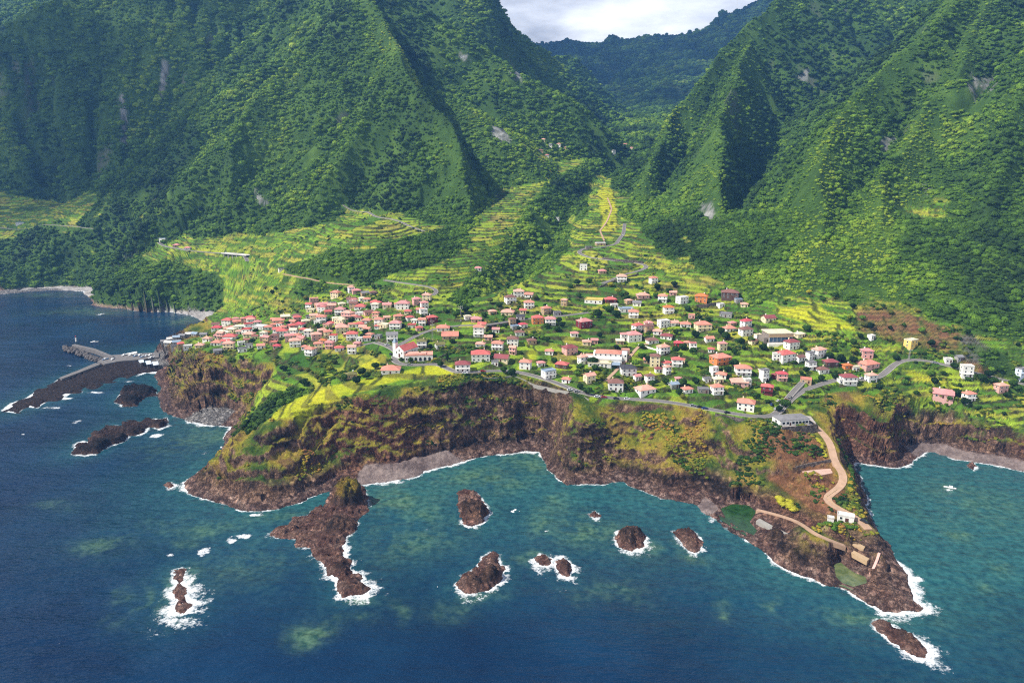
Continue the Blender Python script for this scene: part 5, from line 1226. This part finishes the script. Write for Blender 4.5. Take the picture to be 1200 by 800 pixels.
wins(t, [(a, 2.98, 5.0, 0) for a in (-8, -4, 0, 4, 8, 12, 15.5)]+[(a, -13.02, 1.0, 0) for a in (-11, -8, -5, -2, 1)]+[(a, -6.02, 1.4, 0) for a in (-15.5, 8, 11)]+[(17.02, a, 4.6, math.pi/2) for a in (5, 8, 11)])
# glass-fronted hall
x, y, z = base_at(915, 403); t = thing('sports_hall', 'big hall with dark glass front and flat pale roof below the woods', 'hall', (x, y+9, z+.5), R(4))
mb = MB(); mb.box(-10, 10, -7, 8, -6, 7.6); mb.box(-13.5, -10, -5, 6, -6, 4.0); mb.build('wall', MATS['rubble'], t)
mb = MB(); mb.box(-10.6, 10.6, -7.6, 8.4, 7.602, 8.3); mb.build('roof', ROOFS['cream'], t)
mb = MB(); mb.box(-10.3, 10.3, -7.5, -7.02, 4.9, 7.4); mb.build('fascia', MATS['tan'], t)
for i in range(6):
    mb = MB(); mb.box(-1.55, 1.55, -.2, .1, 0, 3.9, 0); mb.box(-1.45, 1.45, -.26, -.16, .1, 3.8, 1); o = mb.build('glass_panel', [FRAME, MatB('blue_glass', .1, .7).col(tuple(lin((58,84,108)))).m], t); o.location = (-8.3+3.32*i, -7.0, .8)
mb = MB(); mb.box(-11.5, 11.5, -10.5, -7.3, -4, .1); mb.build('terrace', MATS['white'], t)
# flat white building on the cliff edge
x, y, z = base_at(931, 499); t = thing('cliff_edge_building', 'flat white building with wide windows on the cliff edge above the headland', 'building', (x, y+6, 34.7), R(10))
mb = MB(); mb.box(-11, 10, -5, 5, -5, 3.8); mb.build('wall', MATS['white'], t)
mb = MB(); o0 = 0; roof_part(mb, 10.6, 5.1, 3.8, 'h', .9, .4); o = mb.build('roof', ROOFS['grey'], t); o.location.x = -.5
wins(t, [(a, -5.02, 1.0, 0) for a in (-8.5, -5.5, -1.5, 1, 3.5, 6, 8.3)]+[(10.02, 0, 1, math.pi/2), (-11.02, 0, 1, -math.pi/2)], 2.0, 1.7)
put('door', door_mesh(), t, (-3.6, -5.02, 0))
mb = MB(); mb.box(-12, 13.5, -9.2, -8.8, -6, 1.0); mb.box(13.1, 13.5, -8.8, 2, -6, 1.0); mb.build('terrace_wall', STONE, t)
# white bathing house on the headland
x, y, z = base_at(993, 612); t = thing('bathing_house', 'small white flat-roofed hut beside the headland track end', 'hut', (x, y+2.5, z+.3), R(-24))
mb = MB(); mb.box(-4.2, 4.2, -2.2, 2.2, -3, 2.9); mb.build('wall', MATS['white'], t)
mb = MB(); roof_part(mb, 4.2, 2.2, 2.9, 'f', 0); mb.build('roof', ROOFS['white'], t)
put('door', door_mesh(), t, (.6, -2.22, 0)).scale = (1.6, 1, 1); wins(t, [(-2.4, -2.22, 1, 0), (4.22, 0, 1, math.pi/2)])
x, y, z = base_at(974, 612); t = thing('kiosk', 'tiny white kiosk between hedges on the headland', 'kiosk', (x, y+1, z+.2), R(-20))
mb = MB(); mb.box(-1.6, 1.6, -1.2, 1.2, -2, 2.2); mb.build('wall', MATS['white'], t); mb = MB(); roof_part(mb, 1.6, 1.2, 2.2, 'f', 0); mb.build('roof', ROOFS['white'], t)
# bathing decks
def slab(name, label, pts, z, th, mat, cat='terrace'):
    p = [at_z(a, b, z)[:2] for a, b in pts]; p = [(float(a), float(b)) for a, b in p]
    if sum(p[i-1][0]*p[i][1]-p[i][0]*p[i-1][1] for i in range(len(p))) < 0: p = p[::-1]
    mb = MB(); mb.prism(p, z-th, z); return tag(mb.build(name, mat), label, cat)
slab('bathing_terrace', 'long pale concrete bathing terrace above the green rock pool', [(988,642),(992,640),(1019,654),(1016,657)], 7.2, 2.5, MATS['tan'])
slab('upper_terrace', 'pinkish terrace with steps behind the pale bathing terrace', [(996,637),(1004,635),(1014,640),(1012,643)], 8.2, 3, MATS['tan'])
slab('pool_quay', 'pale rough quay between the large green pool and the sea rocks', [(886,610),(890,607),(908,617),(930,628),(926,631),(904,621)], 4.0, 2, CONC, 'quay')
wall_along('thin pale path wall climbing the rocks right of the green pool', [(1020,672),(1026,662),(1030,650)], .6, 1.2, MATS['pink'], 2)
# masts
def mast(px, py, h, lab, name, arms):
    x, y, z = base_at(px, py); t = thing(name, lab, 'mast', (x, y, z))
    mb = MB(); mb.box(-.7, .7, -.7, .7, -2, .5); mb.build('footing', CONC, t)
    mb = MB()
    for a, b in ((-.5, -.5), (.5, -.5), (.5, .5), (-.5, .5)): mb.tube((a, b, .4), (a*.4, b*.4, h), .11, .07, 6)
    for i in range(int(h/1.6)):
        q = .5-.3*(i*1.6)/h; q2 = .5-.3*((i+1)*1.6)/h; z0_, z1_ = .4+i*1.6, .4+(i+1)*1.6
        for (a, b), (c, d) in (((-1,-1),(1,-1)), ((1,-1),(1,1)), ((1,1),(-1,1)), ((-1,1),(-1,-1))): mb.tube((a*q, b*q, z0_), (c*q2, d*q2, z1_), .05, n=4)
    mb.build('lattice', MATS['grey'], t)
    for zz in arms:
        mb = MB(); mb.tube((-1.7, 0, zz), (1.7, 0, zz), .09, n=6)
        for a in (-1.6, 0, 1.6): mb.tube((a, 0, zz), (a, 0, zz+.7), .14, n=6)
        mb.build('antenna_arm', MATS['white'], t)
mast(507, 400, 19, 'tall grey lattice mast beside the road above the church', 'mast', (17.5, 14.5))
mast(540, 376, 14, 'shorter grey lattice pylon with crossarms near the wooded strip', 'pylon', (13.2, 11.4))
mast(1065, 421, 8, 'pale post below the yellow flat-roofed house', 'post', (7.5,))
# viaduct on the left road
q = to_ground([(264,297),(290,300)], full_h); t = thing('viaduct', 'grey road viaduct on concrete piers above the wooded cove', 'viaduct', (float(q[:, 0].mean()), float(q[:, 1].mean())-3, float(q[:, 2].mean())), math.atan2(q[1, 1]-q[0, 1], q[1, 0]-q[0, 0]))
Lq = float(np.hypot(*(q[1]-q[0])[:2]))/2+3
mb = MB(); mb.box(-Lq, Lq, -3.2, 3.2, .2, 1.3); mb.build('deck', CONC, t)
for s in (-3.2, 2.9): mb = MB(); mb.box(-Lq, Lq, s, s+.3, 1.302, 2.2); mb.build('parapet', MATS['white'], t)
for i in range(6): mb = MB(); xx = -Lq+(i+.5)*2*Lq/6; mb.box(xx-.8, xx+.8, -2.4, 1.5, -14, .198); mb.build('pier', CONC, t)
# terraced concrete slope works on the far left road
q = G(66, 264); t = thing('slope_support', 'stepped grey concrete supports of the far left road bank', 'retaining wall', (q[0], q[1]+8, q[2]), R(-6))
for i in range(4):
    mb = MB(); mb.box(-24+i*6, 24-i*2, i*5, i*5+3, -4+i*4.2, 3.4+i*4.2); mb.build('step', CONC, t)
# tunnel mouth under scree
x, y, z = base_at(1125, 423)
# harbour: breakwater, quay, pier light, yard walls, boats
PIERM = ribbon_mat('quay_concrete', (112,108,106), .3)
def slab_px(name, label, pts, z, mat, cat): return slab(name, label, pts, z, 4, mat, cat)
slab_px('quay', 'grey concrete harbour quay at the foot of the breakwater', [(114,423.5),(122,418.5),(130,416),(150,414.5),(172,413.5),(186,413),(186,418.5),(165,421),(140,423),(122,426.5)], 2.6, PIERM, 'quay')
slab_px('breakwater_wall', 'long narrow concrete breakwater deck with the harbour light', [(84,404),(88,403),(112,408.5),(134,417.5),(131,418.5),(110,410.5),(88,405.2)], 4.2, PIERM, 'breakwater')
slab_px('jetty', 'thin pale jetty reaching across the harbour water', [(134,417),(160,411.5),(161,413),(136,419)], 2.2, MATS['white'], 'jetty')
slab_px('slipway_road', 'pale concrete road along the crest of the dark reef', [(70,442),(92,433.5),(112,425),(118,426.5),(95,435.5),(72,444)], 3.4, PIERM, 'road')
rs = np.random.RandomState(31)
mbs = []
def boulder_mesh(seed):
    d = 1+.35*fbm3(ICOM[0][:, 0]*1.3+seed, ICOM[0][:, 1]*1.3, ICOM[0][:, 2]*1.3, 3, seed); V = ICOM[0]*d[:, None]*np.array([1, .85, .7]); return V, ICOM[1]
kk = MatB('boulder_stone', .9, .2); an = kk.noise(.7, 5, .7); kk.col(kk.mix(kk.ramp(an.outputs['Fac'], .3, .7), tuple(lin((50,46,46))), tuple(lin((116,110,106))))); kk.bump(an.outputs['Fac'], .6, .6); BOULD = kk.m
poly = [(75,407),(86,410),(108,418),(124,424),(112,424),(92,417),(76,412)]
pw = np.array([zpt(*p) for p in poly]); c0, c1 = pw.min(0), pw.max(0)
V_, F_, o_ = [], [], 0
n_b = 0
while n_b < 260:
    p = c0+(c1-c0)*rs.rand(2)
    if not inside(np.array([p[0]]), np.array([p[1]]), pw)[0]: continue
    v, f = boulder_mesh(int(rs.randint(40))); a = rs.uniform(0, 6.28); s_ = rs.uniform(1.3, 2.6); ca, sa = math.cos(a), math.sin(a)
    v = v@np.array([[ca, sa, 0], [-sa, ca, 0], [0, 0, 1]])*s_+np.array([p[0], p[1], rs.uniform(.2, 2.6)]); V_.append(v); F_.append(f+o_); o_ += len(v); n_b += 1
bo = mesh_obj('boulder_armour', np.concatenate(V_), np.concatenate(F_), BOULD); bo['kind'] = 'stuff'; bo['label'] = 'tumbled dark boulders armouring the breakwater'
x, y = zpt(90, 404); t = thing('harbour_light', 'small white harbour light tower at the breakwater end', 'light tower', (x, y, 4.0))
mb = MB(); mb.tube((0, 0, 0), (0, 0, 5), 1.0, .8, 12); mb.build('tower', MATS['white'], t); mb = MB(); mb.tube((0, 0, 5.002), (0, 0, 6.3), .7, .6, 10); mb.build('lantern', GLASS, t); mb = MB(); mb.tube((0, 0, 6.302), (0, 0, 7.1), .85, .1, 10); mb.build('cap', ROOFS['crimson'], t)
BLUE = plain('boat_blue', (70,110,150), .5, .4); BOATW = plain('boat_white', (226,226,224), .4, .4, .04)
def boat(px, py, L_, rz, col, lab, z=None, afloat=True):
    x, y = zpt(px, py) if z is None else [float(v) for v in at_z(px, py, z)[:2]]
    t = thing('boat', lab, 'boat', (x, y, (z or 0)+.05), R(rz), 'small boats of the harbour')
    mb = MB(); st = [(-1, .72, .0), (-.6, .95, -.05), (0, 1, -.08), (.5, .8, -.03), (.85, .38, .08), (1, .02, .2)]; hw = L_*.17
    for a, b, c in st: mb.v += [(a*L_/2, -b*hw*.55, .0+max(c, 0)*L_*.1), (a*L_/2, -b*hw, .75+c*L_*.12), (a*L_/2, b*hw, .75+c*L_*.12), (a*L_/2, b*hw*.55, .0+max(c, 0)*L_*.1)]
    for i in range(len(st)-1):
        a = 4*i
        for j in range(4): mb.f.append((a+j, a+4+j, a+4+(j+1) % 4, a+(j+1) % 4)); mb.mi.append(0)
    mb.f += [(0, 1, 2, 3), (23, 22, 21, 20)]; mb.mi += [0, 0]
    mb.build('hull', col, t)
    mb = MB(); mb.box(-L_*.22, L_*.08, -hw*.6, hw*.6, .6, 1.7); mb.build('cabin', BOATW, t); mb = MB(); mb.box(.08*L_+.01, .08*L_+.05, -hw*.5, hw*.5, 1.05, 1.55); mb.build('windscreen', GLASS, t)
    return t
YB = [(154,416,0), (159,417,1), (164,416,0), (168,418,1), (172,417,0), (176,416,0), (178,419,0), (146,416,0), (132,421,0), (124,421,1)]
its_b = []
for i, (a, b, c) in enumerate(YB):
    its_b.append(boat(a, b, 6.5+.3*(i % 4), 60+17*(i % 3), BLUE if c else BOATW, '', z=2.65))
NB = ['at the landward end of the yard row', 'second along from the cliff', 'third along from the cliff', 'fourth along', 'fifth along', 'sixth along']
order = sorted(range(len(YB)), key=lambda i: -YB[i][0])
for kcol, nm in ((0, 'white'), (1, 'blue')):
    seq = [i for i in order if YB[i][2] == kcol]
    for r_, i in enumerate(seq): its_b[i]['label'] = f'{nm} boat laid up on the harbour quay, the {ORD[r_].replace("nearest", "closest").strip()} {nm} one to the cliff'
boat(111, 401, 9, 20, BOATW, 'white motor boat under way behind the breakwater')
boat(1113, 572, 7, 150, BOATW, 'lone white boat off the right-hand headland cove')
for lb_, pp_ in (('bluish-white boat canopy nearest the cliff in the harbour yard', [(178,424),(185,423),(186,427),(180,428)]), ('bluish-white boat canopy in the middle of the harbour yard', [(170,423),(176,422),(178,426),(172,427)]), ('bluish-white boat canopy nearest the jetty', [(162,422),(168,421),(169,424),(164,425)])):
    ct = np.array([[float(v) for v in at_z(a, b, 6)[:2]] for a, b in pp_]); cc_ = ct.mean(0); t = thing('boat_canopy', lb_, 'canopy', (cc_[0], cc_[1], 2.4), 0, 'boat canopies of the harbour')
    q_ = [tuple(v-cc_) for v in ct]; q_ = q_ if sum(q_[i-1][0]*q_[i][1]-q_[i][0]*q_[i-1][1] for i in range(4)) > 0 else q_[::-1]
    mb = MB(); mb.prism(q_, 3.2, 3.6); mb.build('roof', MATS['bluewhite'], t)
    for a, b in q_: mb = MB(); mb.tube((a*.9, b*.9, -2), (a*.9, b*.9, 3.2), .18, n=6); mb.build('post', MATS['grey'], t)
YARD = [(192,401,9),(199,398,9),(206,396,9),(213,394,9),(221,393,9),(228,392,9),(238,393,9),(197,405,10),(206,402,10)]
its = []
for i, (a, b, w_) in enumerate(YARD):
    t = house(a, b+2, w_, ('grey', 'white', 'blue-grey')[i % 3], 'grey', 1, 'g', label='x', cat='shed', name='waterfront_shed')
    g_ = t.location; its.append((t, g_.x, g_.y, f'{("grey-roofed", "white-roofed", "bluish-roofed")[i % 3]} gabled shed on the waterfront'))
    t['group'] = 'waterfront sheds above the harbour'
rank_labels(its, '{kind}, {ord} to the {land}')
# cars along the cliff road
CARC = {n: plain('car_'+n, c, .3, .5, .03) for n, c in (('white', (220,220,220)), ('silver', (150,152,156)), ('red', (150,36,36)), ('blue', (44,66,120)), ('dark', (40,42,46)))}
TYRE = plain('tyre_rubber', (28,28,28), .9, .1)
def car_proto(cn):
    t = thing('parked_car', '', 'car', (0, 0, 0)); mb = MB()
    prof = [(-2.1, .35), (-2.1, .8), (-1.9, .95), (.9, .98), (1.9, .8), (2.1, .6), (2.1, .35)]
    def ext(pr, hw, top, mi=0):
        n_ = len(pr); o = len(mb.v); mb.v += [(a, -hw, b) for a, b in pr]+[(a, hw, b) for a, b in pr]
        mb.f.append(tuple(range(o, o+n_))); mb.f.append(tuple(range(o+2*n_-1, o+n_-1, -1))); mb.mi += [mi, mi]
        for i in range(n_): j = (i+1) % n_; mb.f.append((o+j, o+i, o+n_+i, o+n_+j)); mb.mi.append(mi)
    ext(prof, .85, 0); mb.build('body', CARC[cn], t)
    mb = MB(); ext([(-1.7, .96), (-1.35, 1.48), (.2, 1.5), (.95, .99)], .74, 0); mb.build('cabin_glass', GLASS, t)
    mb = MB(); mb.box(-1.3, .15, -.72, .72, 1.502, 1.55); mb.build('roof_panel', CARC[cn], t)
    for a in (-1.3, 1.3):
        for b in (-.8, .8): mb = MB(); mb.tube((a, b-.1, .32), (a, b+.1, .32), .33, n=12); mb.build('wheel', TYRE, t)
    return t
def copy_tree(o):
    c = o.copy(); C.objects.link(c)
    for ch in o.children:
        d = ch.copy(); C.objects.link(d); d.parent = c
        for g2 in ch.children: e = g2.copy(); C.objects.link(e); e.parent = d
    return c
CARS = [(668,458,'white',12),(676,460,'silver',12),(700,466,'white',4),(708,466.5,'red',4),(722,468,'dark',2),(735,468.5,'white',0),(812,476.5,'silver',10),(820,478,'dark',10),(826,479.5,'blue',10),(852,484.5,'dark',12),(904,475,'blue',60),(912,471,'white',40),(917,474,'silver',50),(921,470,'red',40),(915,478,'white',50),(909,480,'silver',50),(926,467,'dark',50),(454,405,'white',30),(480,428.5,'silver',0),(458,416,'dark',80),(545,438,'white',-10),(566,436,'red',0),(574,384,'dark',8),(1012,612,'dark',-60),(1010,444,'white',20),(1096,426,'silver',-30),(730,276,'white',80),(706,291,'silver',15)]
protos = {}
its = []
for a, b, cn, rz in CARS:
    g = G(a, b)
    if cn not in protos: protos[cn] = car_proto(cn); c = protos[cn]
    else: c = copy_tree(protos[cn])
    c.location = (g[0], g[1], H(g[0], g[1])+.42); c.rotation_euler = (0, 0, R(rz)); c['group'] = 'cars parked by the village roads'
    its.append((c, g[0], g[1], f'{cn} car standing on the road'))
rank_labels(its, '{kind}, {ord} to the {land}')
# ------------------------------------------------------------------ trees standing singly among houses and fields
TREEC = {'dark green round': [(24,44,16),(38,62,20),(56,84,28)], 'light green bushy': [(44,72,22),(66,98,30),(92,124,40)], 'olive spreading': [(52,62,24),(80,88,34),(112,112,44)], 'yellow-green bushy': [(92,104,26),(130,138,34),(168,160,46)]}
BARK = plain('tree_bark', (92,78,62), .95, .1, .2)
TP = {}
def tree_proto(kind, v):
    mt = bpy.data.materials.get('leaves_'+kind.replace(' ', '_')) or leaf_material('leaves_'+kind.replace(' ', '_'), TREEC[kind], False)
    V, F = crown_mesh(700+v*13+len(kind), flat=.78 if 'round' in kind else .62, nl=8, leaves=900)
    cr = bpy.data.meshes.new('crown'); V = V.copy(); V[:, 2] += .42; cr.from_pydata(V.tolist(), [], F.tolist()); cr.materials.append(mt); cr.polygons.foreach_set('use_smooth', np.ones(len(F), bool))
    mb = MB(); mb.tube((0, 0, -.5), (.03, .02, .55), .10, .07, 8)
    for i in range(5):
        a = i*1.26+v; mb.tube((.03, .02, .42+.03*i), (.42*math.cos(a), .42*math.sin(a), .85+.06*(i % 2)), .05, .02, 6)
    o = mb.build('trunk', BARK); tr = o.data; bpy.data.objects.remove(o); return cr, tr
def cypress_proto():
    rs = np.random.RandomState(5); iv, if_ = ICO2
    V = iv*(1+.22*fbm3(iv[:, 0]*3, iv[:, 1]*3, iv[:, 2]*6, 3, 3))[:, None]*np.array([.26, .26, 1.0]); V[:, 2] = V[:, 2]+1.15
    cr = bpy.data.meshes.new('crown'); cr.from_pydata(V.tolist(), [], if_.tolist()); cr.materials.append(leaf_material('leaves_cypress', [(20,36,18),(34,54,24),(46,70,30)], False))
    mb = MB(); mb.tube((0, 0, -.4), (0, 0, .6), .06, .05, 8); o = mb.build('trunk', BARK); tr = o.data; bpy.data.objects.remove(o); return cr, tr
TREES = []
def tree(x, y, r, kind, v=0):
    key = (kind, v)
    if key not in TP: TP[key] = cypress_proto() if kind.startswith('narrow') else tree_proto(kind, v)
    cr, tr = TP[key]; rs = random.Random(int(x*13+y*7))
    t = thing('tree', '', 'tree', (x, y, H(x, y)), rs.uniform(0, 6.28), 'trees among the houses and fields'); t.scale = (r, r, r*rs.uniform(.9, 1.2))
    put('crown', cr, t, (0, 0, 0)); put('trunk', tr, t, (0, 0, 0)); TREES.append((t, x, y, ('small ' if r < 1.95 else 'large ' if r > 3.25 else '')+f'{kind} tree')); return t
FIX = [(920,477,3.6,0),(913,482,2.4,0),(694,428,4.2,0),(524,424,3.4,4),(516,430,2.6,0),(545,366,4,0),(535,372,4,0),(590,437,2.6,0),(600,440,3.0,0),(576,395,3,0),(605,380,3.2,0),(653,388,3,0),(745,392,3,0),(752,408,2.4,0),(722,372,4.2,0),(714,366,4,0),(700,372,4,0),(735,352,3,0),(815,396,3.2,0),(850,398,3.6,0),(845,392,3,0),(880,402,3,0),(894,410,3,0),(868,404,3,0),(926,405,3,0),(945,388,3.2,1),(958,392,2.6,1),(836,425,3,0),(860,430,3.4,0),(853,436,3,0),(900,430,2.6,1),(820,420,3,1),(812,415,3,1),(800,410,3,0),(705,445,2.8,3),(700,440,2.4,3),(724,344,3.4,3),(716,336,3.2,3),(728,348,3,1),(770,340,3.6,0),(790,336,3.4,0),(785,345,3,0),(690,332,3.4,0),(676,334,3.4,0),(668,338,3,0),
 (432,362,2.8,0),(445,354,2.8,0),(405,364,2.4,0),(412,378,3,0),(408,382,2.6,0),(372,384,2.6,0),(358,378,2.6,0),(338,382,2.6,0),(428,392,3,0),(425,396,2.6,0),(350,398,2.4,0),(305,408,2.6,0),(296,402,2.6,0),(300,390,2.6,0),(440,432,3,0),(424,440,3,0),(430,444,2.6,0),(418,450,3,0),(404,446,2.6,0),(548,372,3,0),(486,392,2.6,1),(478,388,2.6,1),(384,388,2.6,1),(500,404,2.4,0),
 (1000,425,3,0),(985,424,3,0),(972,420,3,0),(1012,412,2.6,1),(1000,414,2.6,3),(945,436,2.6,0),(978,444,2.8,0),(962,446,2.6,0),(1030,456,2.6,0),(1050,422,2.8,0),(1060,450,2.4,1),(1090,440,2.4,1),(1095,450,2.6,0),(1112,468,3,0),(1120,464,3,0),(1130,476,2.8,0),(1145,462,2.4,4),(1150,446,3,0),(1158,442,3,0),(1164,450,3,0),(1186,452,3,0),(1192,458,2.6,0),(1180,466,2.4,0),(1140,466,2.4,0),(1118,433,2.6,0),(1170,436,2.6,0),
 (760,425,3,0),(745,430,3,1),(752,420,3,1),(765,452,2.4,0),(780,450,2.4,0),(800,452,3,0),(796,462,2.6,0),(815,450,2.6,0),(688,462,2.6,0),(680,456,2.4,0),(676,440,2.6,1),(650,425,2.4,1),(655,378,2.8,0),(575,366,3,0),(585,360,3,0),(568,372,2.6,0),(592,384,2.6,0),(570,398,2.6,0),(530,402,2.4,0),(538,394,2.4,1),(622,396,2.4,1),(636,398,2.4,1),(550,414,2.4,1)]
KD = ['dark green round', 'light green bushy', 'olive spreading', 'yellow-green bushy', 'narrow dark cypress']
for i, (a, b, r, kx) in enumerate(FIX):
    g = G(a, b); tree(g[0], g[1], r*1.0, KD[kx], i % 3 if kx < 4 else 0)
rs = np.random.RandomState(77); cand = rs.uniform((300, 330), (1200, 470), (900, 2)); W = to_ground(cand, full_h)
hx = np.array([(h_[1], h_[2], h_[8]) for h_ in HOUSES])
hgt, ee = full_h(W[:, 0], W[:, 1], True); rdm = G7.look(ROADD, W[:, 0], W[:, 1])
for i in range(len(W)):
    if len(TREES) > 235: break
    x, y, z = W[i]
    if ee['fld'][i] < .6 or y > 1000 or rdm[i] < 3 or G6.look(MY, np.array([x]), np.array([y]))[0] > -2: continue
    if (np.hypot(hx[:, 0]-x, hx[:, 1]-y) < hx[:, 2]*.75+2.2).any(): continue
    if any(math.hypot(t[1]-x, t[2]-y) < 5 for t in TREES): continue
    kx = int(rs.choice(4, p=[.45, .3, .15, .1])); tree(x, y, rs.uniform(1.5, 2.9), KD[kx], i % 3)
rank_labels(TREES, '{kind}, {ord} to the {land}')
# clipped hedges on the headland
def hedge(label, pts, wd, hh, kind):
    q = to_ground(pts, full_h); V_, F_, o_ = [], [], 0; rs = np.random.RandomState(len(label))
    s_ = np.concatenate([[0], np.cumsum(np.hypot(*np.diff(q[:, :2], axis=0).T))])
    for u in np.arange(0, s_[-1], wd*.42):
        x = np.interp(u, s_, q[:, 0])+rs.uniform(-.3, .3)*wd; y = np.interp(u, s_, q[:, 1])+rs.uniform(-.3, .3)*wd
        V, F = crown_mesh(int(u*7)+3, flat=.8, nl=4, leaves=140, low=True); s = wd*rs.uniform(.5, .75)
        V_.append(V*np.array([s, s, hh*.75])+np.array([x, y, H(x, y)-.2])); F_.append(F+o_); o_ += len(V)
    mt = bpy.data.materials.get('leaves_'+kind.replace(' ', '_')) or leaf_material('leaves_'+kind.replace(' ', '_'), TREEC[kind], False)
    tag(mesh_obj('hedge', np.concatenate(V_), np.concatenate(F_), mt, smooth=True), label, 'hedge')
hedge('low green hedge in front of the white hut on the headland', [(962,616),(975,620),(990,617),(1004,619)], 2.6, 2.0, 'light green bushy')
hedge('dark green hedge bordering the right side of the headland track', [(984,584),(994,589),(1006,596),(1016,603)], 1.8, 1.3, 'dark green round')
hedge('thick hedge between the headland track and the sea cliff, upper stretch', [(983,518),(989,532),(995,546),(999,560),(997,572)], 2.4, 1.8, 'dark green round')
hedge('bright yellow-green bush mound beside the large green pool', [(915,586),(922,592),(930,597),(940,601)], 5.5, 3.2, 'yellow-green bushy')
hedge('yellow-green bank of bushes left of the headland track', [(958,515),(964,525),(968,535)], 2.4, 1.6, 'yellow-green bushy')
